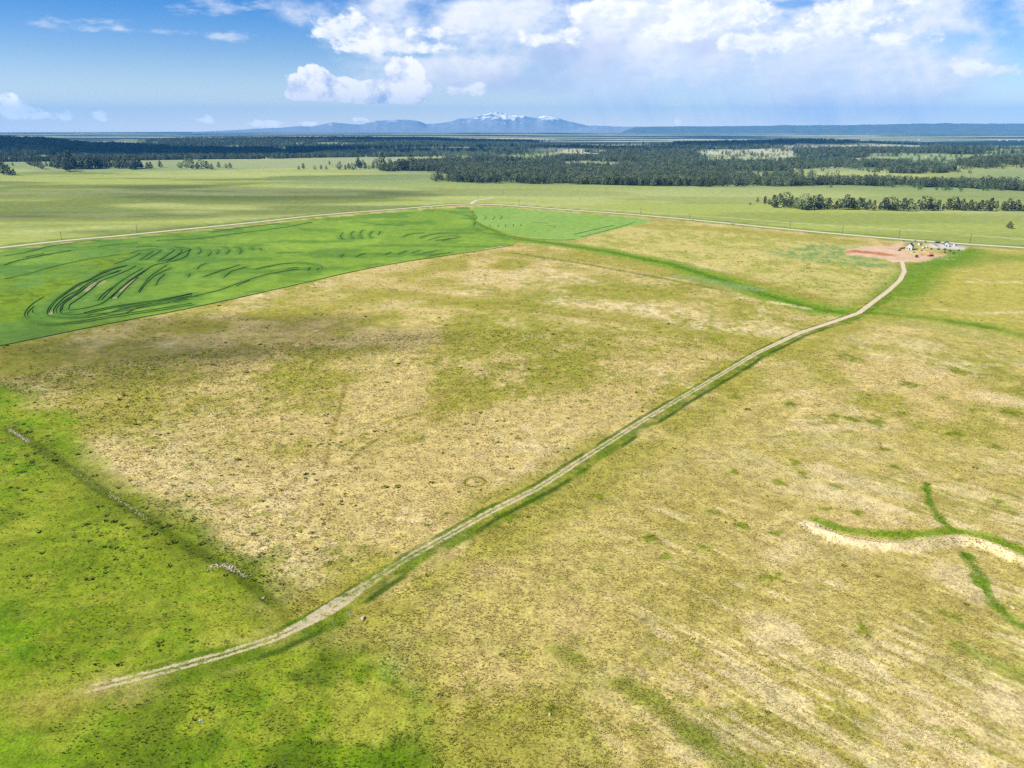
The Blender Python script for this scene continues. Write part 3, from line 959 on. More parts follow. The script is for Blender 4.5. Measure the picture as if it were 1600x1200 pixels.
def track_attr(x, y):
    d, s, par = segdist(x, y, TRACK)
    tr = np.clip(d, 0, 40) * np.where(s == 0, 1, s)
    R = np.hypot(x, y)
    lam = fbm(par, par * 0, 30, 111, 2)
    bare = np.maximum(sm(R, 330, 520), 0)                                     # wider and barer towards the house
    # broad bare stretch where the track bends near the camera
    b = np.array(U(520, 950))
    near_b = np.exp(-((x - b[0]) ** 2 + (y - b[1]) ** 2) / (9.0 ** 2))
    width = 0.32 + 0.16 * (lam - 0.5) + 0.42 * bare + 1.25 * near_b
    end = np.array(TRACK[-1])
    wear = sm(np.hypot(x - end[0], y - end[1]), 1, 16) * (0.72 + 0.28 * bare)
    wear = wear * np.where(R < 150, 0.9, 1.0)
    g = U(600, 898)
    wear = wear * (1 - 0.30 * np.exp(-((x - g[0]) ** 2 + (y - g[1]) ** 2) / 14.0 ** 2))
    wear = np.where(d < 12, wear, 0)
    return tr, width, wear


def ground_attrs(x, y):
    col, gr = tint(x, y)
    tr, wd, we = track_attr(x, y)
    return {'tint': col, 'grain': gr, 'track': tr, 'rut': wd, 'wear': we}


# ------------------------------------------------------------------ the ground sheet
def polar_rows():
    rr = [4.0, 20.0, 45.0, 70.0]
    r = 88.0
    while r < 27500:
        rr.append(r)
        step = min(r * r / (CAM_H * 640.0), 12 + 0.0)
        if r > 1100:
            step = 14 + (r - 1100) * 0.012
        step = max(step, 0.42)
        r += step
    rr.append(28200.0)
    return np.array(rr)


RR = polar_rows()
fine = np.radians(np.arange(-43, 43.01, 0.14))
coarse = np.radians(np.concatenate([np.arange(43.5, 60, 1.0), np.arange(62, 300, 6.0), np.arange(300, 316.9, 1.0)]))
AZ = np.concatenate([fine, coarse])
nA, nR = len(AZ), len(RR)
A2, R2 = np.meshgrid(AZ, RR)
gx = (np.sin(A2) * R2).ravel()
gy = (np.cos(A2) * R2).ravel()
gzv = ground_z(gx, gy)
gattr = ground_attrs(gx, gy)
ii, jj = np.meshgrid(np.arange(nR - 1), np.arange(nA), indexing='ij')
j2 = (jj + 1) % nA
faces = np.stack([ii * nA + jj, ii * nA + j2, (ii + 1) * nA + j2, (ii + 1) * nA + jj], -1).reshape(-1, 4)
faces = faces[:, ::-1]
fc = np.stack([gx[faces].mean(1), gy[faces].mean(1)], 1)
fr = np.hypot(fc[:, 0], fc[:, 1])
in_crop = inside(fc[:, 0], fc[:, 1], CROP) | inside(fc[:, 0], fc[:, 1], CROP_B)
dl = segdist(fc[:, 0], fc[:, 1], ROAD_L)
dr_ = segdist(fc[:, 0], fc[:, 1], ROAD_R)
nor = np.where(fc[:, 0] > ROAD_R[0][0], dr_[1] > 0, dl[1] > 0) & (fc[:, 1] > 0) & (np.abs(np.arctan2(fc[:, 0], fc[:, 1])) < 0.74)
cls = np.where(in_crop, 1, np.where(nor & (fr < 3000), 2, np.where((fr >= 3000) & (fc[:, 1] > 0), 3, 0)))
for k, nm in ((0, 'ground'), (1, 'crop_field'), (2, 'meadow'), (3, 'hills')):
    f = faces[cls == k]
    used, inv = np.unique(f, return_inverse=True)
    o = mesh_np(nm, np.stack([gx, gy, gzv], 1)[used], inv.reshape(f.shape), M_GROUND, {a: v[used] for a, v in gattr.items()}, smooth=True)
    tag(o, {'ground': 'dry tan pasture with green patches around the camera', 'crop_field': 'bright green crop field below the gravel road', 'meadow': 'pale yellow green meadow beyond the gravel road', 'hills': 'distant wooded hills and pale plains'}[nm], kind='structure')


def ribbon(name, pts, offs, heights, mat, step=4.0, attrs=False, label=None, kind='structure', taper=0):
    """a strip along a ground line; offs/heights give its cross-section"""
    L = smooth_line(pts, step)
    L = np.array(L)
    T = np.gradient(L, axis=0)
    T /= np.linalg.norm(T, axis=1)[:, None] + 1e-9
    Nn = np.stack([-T[:, 1], T[:, 0]], 1)
    k = len(offs)
    q = np.arange(len(L))
    tp = np.minimum(1, np.minimum(q, len(L) - 1 - q) / taper) if taper else np.ones(len(L))
    V = np.zeros((len(L), k, 3))
    for j, (o_, h_) in enumerate(zip(offs, heights)):
        x = L[:, 0] + Nn[:, 0] * o_
        y = L[:, 1] + Nn[:, 1] * o_
        V[:, j, 0], V[:, j, 1] = x, y
        V[:, j, 2] = ground_z(x, y) + h_ * tp - 0.06 * (1 - tp)
    V = V.reshape(-1, 3)
    i, j = np.meshgrid(np.arange(len(L) - 1), np.arange(k - 1), indexing='ij')
    F = np.stack([i * k + j, i * k + j + 1, (i + 1) * k + j + 1, (i + 1) * k + j], -1).reshape(-1, 4)[:, ::-1]
    at_ = ground_attrs(V[:, 0], V[:, 1]) if attrs else None
    o = mesh_np(name, V, F, mat, at_, smooth=True)
    tag(o, label, kind=kind)
    return o


def gravel_material():
    m, t = new_mat('pale_gravel')
    pos = t.n('ShaderNodeNewGeometry').outputs['Position']
    n = t.noise(pos, 0.25, 5, 0.65)
    n2 = t.noise(pos, 2.5, 3, 0.6)
    c = t.mix(n, C(234, 222, 192), C(250, 242, 218))
    c = t.vm('SCALE', c, scale=t.m('ADD', 0.85, t.m('MULTIPLY', n2, 0.3)))
    finish(t, c, 0.95, n2, 0.4, 0.05, 0.1)
    return m


M_GRAVEL = gravel_material()
prof_o = [-4.2, -3.2, -1.5, 0.0, 1.5, 3.2, 4.2]
prof_h = [-0.04, 0.17, 0.22, 0.24, 0.22, 0.17, -0.04]
ribbon('road', ROAD_L, prof_o, prof_h, M_GRAVEL, 5, label='pale gravel road along the top of the crop field')
ribbon('road', ROAD_R, prof_o, prof_h, M_GRAVEL, 5, label='pale gravel road running past the homestead')
ribbon('road', ROAD_STUB, [x * 0.8 for x in prof_o], [h - 0.03 for h in prof_h], M_GRAVEL, 5, label='short gravel turnoff at the road corner')
ribbon('road', UU([(1140, 281), (1170, 279), (1176, 273), (1182, 268.5)]), [x * 1.2 for x in prof_o], [h + 0.5 for h in prof_h], M_GRAVEL, 12, label='pale road climbing through the far meadow')
ribbon('road', UU([(1168, 280), (1200, 281), (1240, 283)]), [x * 0.9 for x in prof_o], [h + 0.45 for h in prof_h], M_GRAVEL, 12, label='pale lane beyond the wooded edge')
offs = list(np.linspace(-6, 9, 31))
ribbon('dirt_track', TRACK, offs, [0.03 + 0.05 * math.exp(-((abs(o_) - 1.9) / 0.6) ** 2) - 0.10 * math.exp(-((abs(o_) - 0.95) / 0.45) ** 2) + 0.09 - 0.16 * max(0.0, abs(o_ - 1.5) - 4.5) / 3.0 for o_ in offs], M_GROUND, 1.2, attrs=True, label='rutted dirt track running to the homestead')

# the dam of the dry stock pond
bo = list(np.linspace(-5.5, 4.5, 15))
ribbon('embankment', BERM, bo, [1.7 * math.exp(-((o_ + 0.3) / 2.1) ** 2) - 0.06 for o_ in bo], M_GROUND, 1.0, attrs=True, taper=7, label='curved pale grass dam below the green hollow')


# ------------------------------------------------------------------ dark strips in the crop: painted shade of tall crop edges
def crop_shade_lines():
    V, F, TN = [], [], []
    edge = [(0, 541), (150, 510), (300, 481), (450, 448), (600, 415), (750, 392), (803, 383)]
    for li, ln in enumerate(LINES + [edge]):
        rr = random.Random(li)
        L = np.array(smooth_line(UU(ln), 2.2))
        if len(L) < 3:
            continue
        T = np.gradient(L, axis=0)
        T /= np.linalg.norm(T, axis=1)[:, None] + 1e-9
        Nn = np.stack([-T[:, 1], T[:, 0]], 1)
        s = np.linspace(0, 1, len(L))
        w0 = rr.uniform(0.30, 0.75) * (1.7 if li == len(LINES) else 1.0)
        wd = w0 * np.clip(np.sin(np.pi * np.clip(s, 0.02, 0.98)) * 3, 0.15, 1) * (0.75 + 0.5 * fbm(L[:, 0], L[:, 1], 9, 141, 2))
        b = len(V)
        cols = []
        for off, h in ((-1.0, 0.05), (-0.5, 0.42), (0.5, 0.42), (1.0, 0.05)):
            x = L[:, 0] + Nn[:, 0] * off * wd
            y = L[:, 1] + Nn[:, 1] * off * wd
            cols.append(np.stack([x, y, ground_z(x, y) + h], 1))
        b = sum(len(q) for q in V)
        Q = np.stack(cols, 1).reshape(-1, 3)
        V.append(Q)
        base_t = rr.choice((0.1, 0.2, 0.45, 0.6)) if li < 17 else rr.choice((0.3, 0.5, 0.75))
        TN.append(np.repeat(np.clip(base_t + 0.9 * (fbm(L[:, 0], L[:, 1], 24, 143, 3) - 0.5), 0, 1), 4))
        i, j = np.meshgrid(np.arange(len(L) - 1), np.arange(3), indexing='ij')
        F.append(np.stack([i * 4 + j, i * 4 + j + 1, (i + 1) * 4 + j + 1, (i + 1) * 4 + j], -1).reshape(-1, 4)[:, ::-1] + b)
    m, t = new_mat('crop_edge_shade')
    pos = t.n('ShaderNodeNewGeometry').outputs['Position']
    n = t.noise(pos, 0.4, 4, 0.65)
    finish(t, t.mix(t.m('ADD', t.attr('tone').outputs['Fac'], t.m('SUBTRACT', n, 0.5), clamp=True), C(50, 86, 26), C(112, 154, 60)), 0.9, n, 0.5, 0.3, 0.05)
    o = mesh_np('crop_shade_strips', np.concatenate(V), np.concatenate(F), m, {'tone': np.concatenate(TN)})
    tag(o, 'dark green strips, painted shade of tall crop edges, curving through the crop field', kind='stuff')


crop_shade_lines()


# ------------------------------------------------------------------ grass tufts over the nearer pasture
def tufts():
    N = 170000
    a = RNG.uniform(math.radians(-40), math.radians(40), N)
    r = 96 + (430 - 96) * RNG.uniform(0, 1, N) ** 1.25
    x, y = np.sin(a) * r, np.cos(a) * r
    dt = segdist(x, y, TRACK)[0]
    keep = (dt > 2.3) & ~inside(x, y, CROP)
    clump = fbm(x, y, 3.0, 151, 3)
    keep &= RNG.uniform(0, 1, N) < (sm(clump, 0.36, 0.6) + 0.15) * np.where(inside(x, y, LEFT_GREEN), 0.2, np.where(inside(x, y, BOTTOM_GREEN), 0.32, 1.0))
    x, y, r = x[keep], y[keep], r[keep]
    N = len(x)
    z = ground_z(x, y)
    bd = segdist(x, y, BERM)
    o_ = bd[0] * bd[1]
    inb = (bd[2] > 0.5) & (bd[2] < 130)
    z = z + np.where(bd[0] < 6, 1.7 * np.exp(-((o_ + 0.3) / 2.1) ** 2), 0)
    col, gr = tint(x, y)
    h = RNG.uniform(0.14, 0.34, N) * (0.8 + r / 700)
    k = 4
    V = np.zeros((N, k * 3, 3))
    ang0 = RNG.uniform(0, 6.283, N)
    for b in range(k):
        an = ang0 + b * 6.283 / k + RNG.uniform(-0.5, 0.5, N)
        sp = RNG.uniform(0.10, 0.34, N) * (0.8 + r / 700)
        wd = RNG.uniform(0.10, 0.20, N) * (0.8 + r / 700)
        cx, cy = np.cos(an), np.sin(an)
        V[:, b * 3] = np.stack([x - cy * wd, y + cx * wd, z - 0.02], 1)
        V[:, b * 3 + 1] = np.stack([x + cy * wd, y - cx * wd, z - 0.02], 1)
        V[:, b * 3 + 2] = np.stack([x + cx * sp, y + cy * sp, z + h], 1)
    F = np.arange(N * k * 3).reshape(-1, 3)
    br = RNG.uniform(0.80, 1.30, N)
    c = np.repeat(col * br[:, None], k * 3, 0)
    m, t = new_mat('grass_blades')
    base = t.attr('tint').outputs['Color']
    p = finish(t, base, 0.9, spec=0.05)
    o = mesh_np('grass', V.reshape(-1, 3), F, m, {'tint': c})
    tag(o, 'tufts of dry and green grass over the near pasture', kind='stuff')


tufts()


# ------------------------------------------------------------------ dark weed clumps
def weed_mesh(seed):
    rr = random.Random(seed)
    V, F = [], []
    for k in range(22):
        a = rr.uniform(0, 6.283)
        d = 0.42 * math.sqrt(rr.random())
        el = rr.uniform(0.3, 1.2)
        ln = rr.uniform(0.35, 0.62)
        p = Vector((math.cos(a) * d, math.sin(a) * d, 0))
        o = Vector((math.cos(a) * math.cos(el), math.sin(a) * math.cos(el), math.sin(el)))
        s = Vector((-math.sin(a), math.cos(a), 0)) * rr.uniform(0.10, 0.17)
        b = len(V)
        V += [tuple(p - s + Vector((0, 0, -0.04))), tuple(p + s + Vector((0, 0, -0.04))), tuple(p + o * ln * 0.6 + s * 1.1), tuple(p + o * ln), tuple(p + o * ln * 0.6 - s * 1.1)]
        F += [(b, b + 1, b + 2), (b, b + 2, b + 4), (b + 4, b + 2, b + 3)]
    return np.array(V), np.array(F)


def weed_material():
    m, t = new_mat('weed_leaves')
    pos = t.n('ShaderNodeNewGeometry').outputs['Position']
    n = t.noise(pos, 1.5, 3, 0.6)
    finish(t, t.mix(n, C(84, 100, 24), C(136, 146, 48)), 0.85, spec=0.1)
    return m


M_WEED = weed_material()


def weeds():
    protos = [weed_mesh(s) for s in range(6)]
    meshes = [mesh_np('weed_clump', v, f, M_WEED, link=False) for v, f in protos]
    N = 44000
    a = RNG.uniform(math.radians(-39), math.radians(39), N)
    r = np.sqrt(RNG.uniform(110 ** 2, 760 ** 2, N))
    x, y = np.sin(a) * r, np.cos(a) * r
    dt, ds, _ = segdist(x, y, TRACK)
    westside = (ds < 0)
    lg = inside(x, y, LEFT_GREEN)
    p = np.where(westside, 0.26, 0.022)
    p = np.where(lg, 0.30, p)
    p = p * (1 - 0.5 * sm(r, 330, 600)) * (0.3 + 1.4 * sm(fbm(x, y, 22, 161, 3), 0.38, 0.62))
    keep = (RNG.uniform(0, 1, N) < p) & ~inside(x, y, CROP) & ~inside(x, y, CROP_B) & (dt > 3.5) & (segdist(x, y, BERM)[0] > 6) & ~inside(x, y, PAD) & ~inside(x, y, YARD) & (segdist(x, y, ROAD_R)[0] * segdist(x, y, ROAD_R)[1] < -8)
    
    x, y, r = x[keep], y[keep], r[keep]
    s = (0.50 + 0.75 * RNG.uniform(0, 1, len(x)) ** 1.6) * np.where(RNG.uniform(0, 1, len(x)) < 0.08, 1.5, 1.0) * (0.85 + r / 2600)
    s *= np.where(inside(x, y, LEFT_GREEN), 1.15, 1.0)
    size = s / np.hypot(r, CAM_H)
    order = np.argsort(-size)
    green = inside(x, y, LEFT_GREEN)
    z = ground_z(x, y)
    for k in order[:290]:
        o = bpy.data.objects.new('weed_clump', meshes[int(k) % 6])
        COL.objects.link(o)
        o.location = (x[k], y[k], z[k])
        o.rotation_euler = (0, 0, random.uniform(0, 6.28))
        q = float(s[k])
        o.scale = (q * random.uniform(0.8, 1.5), q * random.uniform(0.7, 1.1), q * random.uniform(0.5, 0.85))
        if green[k]:
            tag(o, 'small dark weed clump in the green grass left of the dirt track', 'weed', 'weed clumps in the green grass')
        else:
            tag(o, 'small dark weed clump scattered on the dry tan pasture', 'weed', 'weed clumps on the dry pasture')
    V, F, b = [], [], 0
    for k in order[290:]:
        v, f = protos[int(k) % 6]
        f = f[:33]
        v = v[:55]
        t = random.uniform(0, 6.28)
        c_, s_ = math.cos(t) * s[k], math.sin(t) * s[k]
        V.append(np.stack([v[:, 0] * c_ - v[:, 1] * s_ + x[k], v[:, 0] * s_ + v[:, 1] * c_ + y[k], v[:, 2] * s[k] * 0.62 + z[k]], 1))
        F.append(f + b)
        b += len(v)
    o = mesh_np('weeds', np.concatenate(V), np.concatenate(F), M_WEED)
    tag(o, 'many small dark weed clumps farther over the pasture', kind='stuff')


weeds()


# ------------------------------------------------------------------ pale stones
M_STONE = simple_mat('pale_stone', C(222, 202, 166), 0.9, 0.45, 1.1)


def rubble(name, spots, label):
    V, F, b = [], [], 0
    bm = bmesh.new()
    bmesh.ops.create_icosphere(bm, subdivisions=1, radius=1.0)
    bv = np.array([v.co[:] for v in bm.verts])
    bf = np.array([[v.index for v in f.verts] for f in bm.faces])
    bm.free()
    for (x, y, s) in spots:
        k = bv * RNG.uniform(0.7, 1.25, (len(bv), 1)) * np.array((s, s * RNG.uniform(0.6, 1), s * RNG.uniform(0.35, 0.6)))
        t = RNG.uniform(0, 6.28)
        R_ = np.array([[math.cos(t), -math.sin(t), 0], [math.sin(t), math.cos(t), 0], [0, 0, 1]])
        V.append(k @ R_.T + np.array((x, y, gz(x, y) - s * 0.08)))
        F.append(bf + b)
        b += len(bv)
    o = mesh_np(name, np.concatenate(V), np.concatenate(F), M_STONE)
    tag(o, label, kind='stuff')


def along(lst, n, spread, smin, smax):
    P = np.array(smooth_line(UU(lst), 0.5))
    out = []
    for k in range(n):
        q = P[int(RNG.integers(0, len(P)))] + RNG.normal(0, spread, 2)
        out.append((q[0], q[1], RNG.uniform(smin, smax)))
    return out


rubble('rubble', along([(16, 671), (30, 680), (46, 690)], 150, 0.45, 0.12, 0.45), 'pale stones in a short ridge at the left edge')
rubble('rubble', along([(108, 731), (132, 748), (158, 766)], 60, 0.35, 0.08, 0.28) + along([(170, 770), (200, 790), (232, 812)], 120, 0.4, 0.10, 0.34), 'pale stones along the overgrown fence line')
rubble('rubble', along([(332, 884), (352, 884), (368, 890)], 130, 0.7, 0.10, 0.42) + along([(352, 882), (380, 876), (400, 872)], 60, 0.6, 0.08, 0.22) + along([(368, 890), (386, 902)], 50, 0.4, 0.08, 0.3), 'bright pale stones heaped in the grass beside the fence line')
rubble('rubble', along([(745, 392), (775, 389), (812, 385)], 150, 0.8, 0.3, 0.9), 'pale stones in a bank at the crop corner')
rubble('rubble', along([(600, 893), (660, 858), (720, 822)], 90, 1.2, 0.06, 0.2), 'small pale stones scattered along the dirt track')
for px, py, s, lb in ((567, 967, 0.75, 'flat pale boulder lying in the grass beside the track bend'), (412, 935, 0.5, 'white stone where the overgrown fence line nears the track'), (859, 1117, 0.5, 'white stone beside a green tuft low on the dry pasture'),
                      (1084, 865, 0.5, 'pale stone alone on the upper dry pasture right of the track'), (738, 955, 0.35, 'small white stone on the bare tan grass right of the track'), (1582, 950, 0.7, 'pale boulder on the tan ground beside the green rill'), (1180, 420, 0.0, '')):
    if not s:
        continue
    mb = MB().lump((0, 0, s * 0.25), (s, s * 0.7, s * 0.5), 0.22, 2, int(px))
    o = mb.build('boulder', M_STONE)
    o.location = at(px, py)
    o.rotation_euler = (0, 0, px)
    tag(o, lb, 'boulder', 'single pale stones in the pasture')
mb = MB().lump((0, 0, 0.12), (0.42, 0.26, 0.16), 0.35, 2, 5)
o = mb.build('plastic_bag', simple_mat('pale_blue_plastic', C(190, 222, 240), 0.4, 0.1, 4))
o.location = at(314, 1126)
tag(o, 'tiny pale blue plastic bag lying in the green grass at lower left', 'bag')


# ------------------------------------------------------------------ posts and poles
M_WOODP = simple_mat('weathered_pole', C(92, 78, 62), 0.9, 0.3, 2.0)
M_WHITEP = simple_mat('white_post', C(236, 236, 228), 0.6, 0.1, 3.0)
M_CER = simple_mat('insulator_glaze', C(150, 160, 160), 0.3, 0.1, 3.0, 0.5)
for px, py, lb in ((522, 979, 'white marker post at the grassy edge of the track bend, lower one'), (548, 963, 'white marker post at the grassy edge of the track bend, upper one')):
    p = at(px, py)
    o = empty('marker_post', p, 0.3)
    tag(o, lb, 'post', 'marker posts beside the track')
    MB().box(0.22, 0.08, 2.3, (0, 0, 1.12), bev=0.02).build('post', M_WHITEP, o)
    MB().box(0.24, 0.10, 0.30, (0, 0, 2.10), bev=0.02).build('cap', M_CER, o)


def pole_proto():
    root = empty('utility_pole', (0, 0, 0))
    MB().tube((0, 0, -0.5), (0, 0, 9.6), 0.24, 0.15, 8).build('pole', M_WOODP, root)
    arm = MB().box(2.6, 0.16, 0.18, (0, 0.22, 8.9), bev=0.02).build('crossarm', M_WOODP, root)
    for k in (-1.15, -0.4, 0.4, 1.15):
        MB().tube((k, 0.22, 8.99), (k, 0.22, 9.22), 0.09, 0.05, 6).build('insulator', M_CER, arm)
    MB().tube((0.0, 0.10, 8.2), (0.8, 0.14, 8.82), 0.05, 0.05, 5).build('brace', M_WOODP, root)
    return root


POLES = [
    (97, 376, 'beside the left road, nearest the left edge of the picture'), (215, 365, 'beside the left road above the dark crop bands'), (560, 331.5, 'beside the left road short of the corner'),
    (747, 313, 'at the corner where the two gravel roads meet'), (786, 305.5, 'on the meadow just right of the road corner'), (822, 307, 'on the meadow above the far crop field'), (902, 304, 'on the meadow beside a pale grass patch'),
    (947, 302, 'tallest looking on the meadow near the wood'), (811, 322, 'beside the right road just past the corner'), (1001, 336, 'beside the right road above the crop corner'), (1077, 345, 'beside the right road by the first white car'),
    (1234, 357.5, 'beside the right road between cars and homestead'), (1316, 365, 'beside the right road above the red soil'), (1404, 372, 'beside the road at the homestead entrance'), (1515, 380, 'beside the road right of the homestead yard')]
pp = None
for px, py, lb in POLES:
    if pp is None:
        pp = pole_proto()
        o = pp
    else:
        o = copy_tree(pp)
    o.location = at(px, py)
    o.rotation_euler = (0, 0, 0.25 if px > 740 else -0.2)
    tag(o, 'wooden utility pole ' + lb, 'utility pole', 'utility poles along the roads')


# ------------------------------------------------------------------ pines
def needle_material():
    m, t = new_mat('pine_needles')
    oi = t.n('ShaderNodeObjectInfo')
    pos = t.n('ShaderNodeNewGeometry').outputs['Position']
    n = t.noise(pos, 0.45, 3, 0.6)
    c = t.mix(n, (0.030, 0.048, 0.020), (0.105, 0.125, 0.062))
    c = t.vm('SCALE', c, scale=t.m('ADD', 0.55, t.m('MULTIPLY', t.m('POWER', oi.outputs['Random'], 1.6), 1.3)))
    finish(t, c, 0.85, spec=0.1)
    return m


M_NEEDLE = needle_material()
M_BARK = simple_mat('pine_bark', C(112, 84, 62), 0.95, 0.3, 2.0)
m_, t_ = new_mat('broad_leaves')
oi_ = t_.n('ShaderNodeObjectInfo')
c_ = t_.mix(t_.noise(t_.n('ShaderNodeNewGeometry').outputs['Position'], 0.4, 3, 0.6), (0.03, 0.07, 0.02), (0.08, 0.13, 0.045))
finish(t_, c_, 0.85, spec=0.1)
M_LEAF = m_


def crown_arrays(seed, clumps, big, wide=0.27, shape='cone'):
    """a crown of many small needle clumps in a unit-height tree"""
    rr = random.Random(seed)
    bm = bmesh.new()
    lean = (rr.uniform(-0.03, 0.03), rr.uniform(-0.03, 0.03))
    for k in range(clumps):
        h = 0.14 + 0.84 * (k + rr.random()) / clumps
        if shape == 'cone':
            prof = wide * (min(1.0, (h - 0.05) / 0.22)) * (1 - max(0.0, (h - 0.40)) / 0.64) ** 0.6 * rr.uniform(0.75, 1.15)
        else:
            prof = wide * 1.2 * math.sqrt(max(0.02, 1 - ((h - 0.55) / 0.47) ** 2))
        a = k * 2.399 + rr.uniform(-0.5, 0.5)
        d = prof * math.sqrt(rr.uniform(0.15, 1.0))
        s = big * rr.uniform(0.7, 1.25) * (1.1 - 0.45 * h)
        p = (math.cos(a) * d + lean[0] * h, math.sin(a) * d + lean[1] * h, h - 0.12 * d)
        if clumps > 24:
            vs = bmesh.ops.create_icosphere(bm, subdivisions=1, radius=1.0)['verts']
        else:
            vs = []
            for q in ((1, 0, 0), (-0.5, 0.87, 0), (-0.5, -0.87, 0), (0, 0, 0.9), (0, 0, -0.6)):
                vs.append(bm.verts.new(q))
            for i in range(3):
                bm.faces.new((vs[i], vs[(i + 1) % 3], vs[3]))
                bm.faces.new((vs[(i + 1) % 3], vs[i], vs[4]))
        rz = rr.uniform(0, 6.28)
        for v in vs:
            jx = 1 + rr.uniform(-0.35, 0.35)
            x, y, z = v.co.x * s * jx, v.co.y * s * jx, v.co.z * s * 0.72 * jx
            v.co = Vector((x * math.cos(rz) - y * math.sin(rz) + p[0], x * math.sin(rz) + y * math.cos(rz) + p[1], z + p[2]))
    return bm


def bm_mesh(bm, name, mat):
    me = bpy.data.meshes.new(name)
    bm.to_mesh(me)
    bm.free()
    me.materials.append(mat)
    return me


CROWNS = [bm_mesh(crown_arrays(s, 85, 0.062, (0.29, 0.34, 0.26, 0.36, 0.31, 0.28)[s], 'cone' if s != 3 else 'round'), 'crown', M_NEEDLE) for s in range(6)]
TRUNKS = []
for s in range(2):
    mb = MB().tube((0, 0, -0.03), (0, 0, 0.55), 0.024, 0.012, 7).tube((0, 0, 0.55), (0, 0, 0.93), 0.012, 0.003, 6)
    rr = random.Random(s)
    for k in range(7):
        a = k * 2.4 + s
        h = 0.16 + k * 0.09
        mb.tube((0, 0, h), (math.cos(a) * 0.15 * (1.1 - h), math.sin(a) * 0.15 * (1.1 - h), h + 0.04), 0.006, 0.002, 4)
    TRUNKS.append(mb.mesh('trunk', M_BARK))
PINE_N = 0


def pine(x, y, hgt, label, group=None, wide=1.0, name='pine_tree', cat='tree'):
    global PINE_N
    PINE_N += 1
    o = empty(name, (x, y, gz(x, y) - 0.1), random.uniform(0, 6.28))
    tag(o, label, cat, group)
    o.scale = (hgt * wide, hgt * wide, hgt)
    c = bpy.data.objects.new('crown', random.choice(CROWNS))
    t = bpy.data.objects.new('trunk', TRUNKS[PINE_N % 2])
    for q in (c, t):
        COL.objects.link(q)
        q.parent = o
    return o


ONES = 'zeroth first second third fourth fifth sixth seventh eighth ninth tenth eleventh twelfth thirteenth fourteenth fifteenth sixteenth seventeenth eighteenth nineteenth'.split()
TENS = {2: 'twent', 3: 'thirt', 4: 'fort', 5: 'fift', 6: 'sixt', 7: 'sevent', 8: 'eight'}


def ordinal(n):
    if n < 20:
        return ONES[n]
    return TENS[n // 10] + ('ieth' if n % 10 == 0 else 'y ' + ONES[n % 10])


def pine_px(px, base, top, label, group=None, wide=1.0, jit=0):
    x, y = U(px, base)
    d = math.hypot(x, y)
    h = (base - top) * math.hypot(d, CAM_H) / F_PX * (1.35 if d > 1600 else 1.05)
    return pine(x, y, max(h, 2.5), label, group, wide)


# windbreak on the right meadow
ROW1 = [(35, 210, 140), (150, 240, 130), (215, 245, 170), (290, 290, 120), (365, 250, 90), (480, 250, 75), (450, 300, 170), (520, 300, 175), (560, 300, 145), (620, 305, 155), (690, 315, 190), (765, 330, 105), (730, 325, 200), (800, 330, 200), (850, 325, 165), (920, 318, 130), (985, 318, 120), (1020, 320, 200), (1080, 318, 165), (1145, 320, 165),
        (1220, 310, 260), (1265, 318, 210), (1310, 320, 175), (1370, 320, 190), (1420, 325, 125), (1460, 322, 180), (1500, 325, 170), (1550, 325, 210), (1590, 325, 200), (300, 296, 210), (410, 304, 285), (345, 296, 230)]
ROW2 = [(10, 190, 100), (45, 190, 105), (100, 205, 120), (80, 205, 140), (150, 207, 125), (215, 205, 140), (260, 205, 105), (320, 208, 100), (290, 208, 135), (380, 210, 130), (350, 210, 145), (440, 214, 110), (490, 214, 115), (550, 205, 150), (600, 208, 130), (640, 208, 95), (680, 208, 120), (710, 208, 115), (770, 208, 125), (740, 210, 150), (820, 205, 155), (870, 205, 115), (920, 205, 100), (945, 205, 120),
        (1000, 210, 120), (975, 205, 140), (1075, 210, 125), (1040, 210, 150), (1110, 212, 140), (1180, 210, 130), (1150, 212, 150), (1225, 212, 130), (1270, 215, 115), (1330, 200, 135), (1390, 212, 140), (1440, 212, 120), (1480, 212, 140), (1525, 212, 130), (1560, 212, 165), (1590, 215, 160), (1640, 218, 140), (1700, 222, 130), (1420, 212, 160)]
WG = 'pines in the windbreak across the right meadow'
row = sorted([(1180 + zx / 10, 295 + b / 10, 295 + t / 10) for zx, b, t in ROW1] + [(1340 + zx / 6.154, 295 + b / 6.154, 295 + t / 6.154) for zx, b, t in ROW2])
for k, (px, b, t) in enumerate(row):
    lb = ordinal(k + 1) + ' pine from the left end of the windbreak on the right meadow'
    pine_px(px, b, t, lb, WG, random.uniform(1.0, 1.3))
pine_px(1577, 357, 348.5, 'lone round pine on the pale meadow below the windbreak', None, 1.5)
pine_px(1172, 320, 316.5, 'tiny round bush like pine left of the windbreak', None, 1.4)
# clumps on the left meadow
LG = 'pines in the clump on the left meadow'
L1 = [(180, 160, 110), (215, 175, 125), (250, 185, 145), (280, 185, 135), (310, 205, 150), (335, 215, 165), (385, 185, 150), (440, 195, 150), (470, 195, 130), (500, 205, 135), (530, 205, 150), (562, 205, 112), (600, 215, 140), (615, 235, 150), (655, 210, 85), (640, 240, 150), (690, 215, 130), (710, 215, 140), (745, 205, 160), (780, 200, 122), (800, 205, 150),
      (830, 205, 130), (860, 205, 97), (880, 212, 105), (910, 195, 120), (930, 195, 125), (965, 205, 125), (990, 200, 118), (1020, 200, 130), (1050, 200, 128), (1085, 202, 130), (1110, 202, 140), (1160, 200, 130), (1190, 205, 145), (1235, 200, 112), (1215, 205, 130), (1270, 205, 130), (1300, 205, 132), (1340, 210, 137), (1370, 215, 145), (1415, 205, 117), (1400, 210, 135), (1450, 205, 140), (1470, 205, 160), (760, 210, 170), (580, 215, 165), (1340, 222, 175), (850, 215, 150), (1250, 205, 150), (1000, 205, 160)]
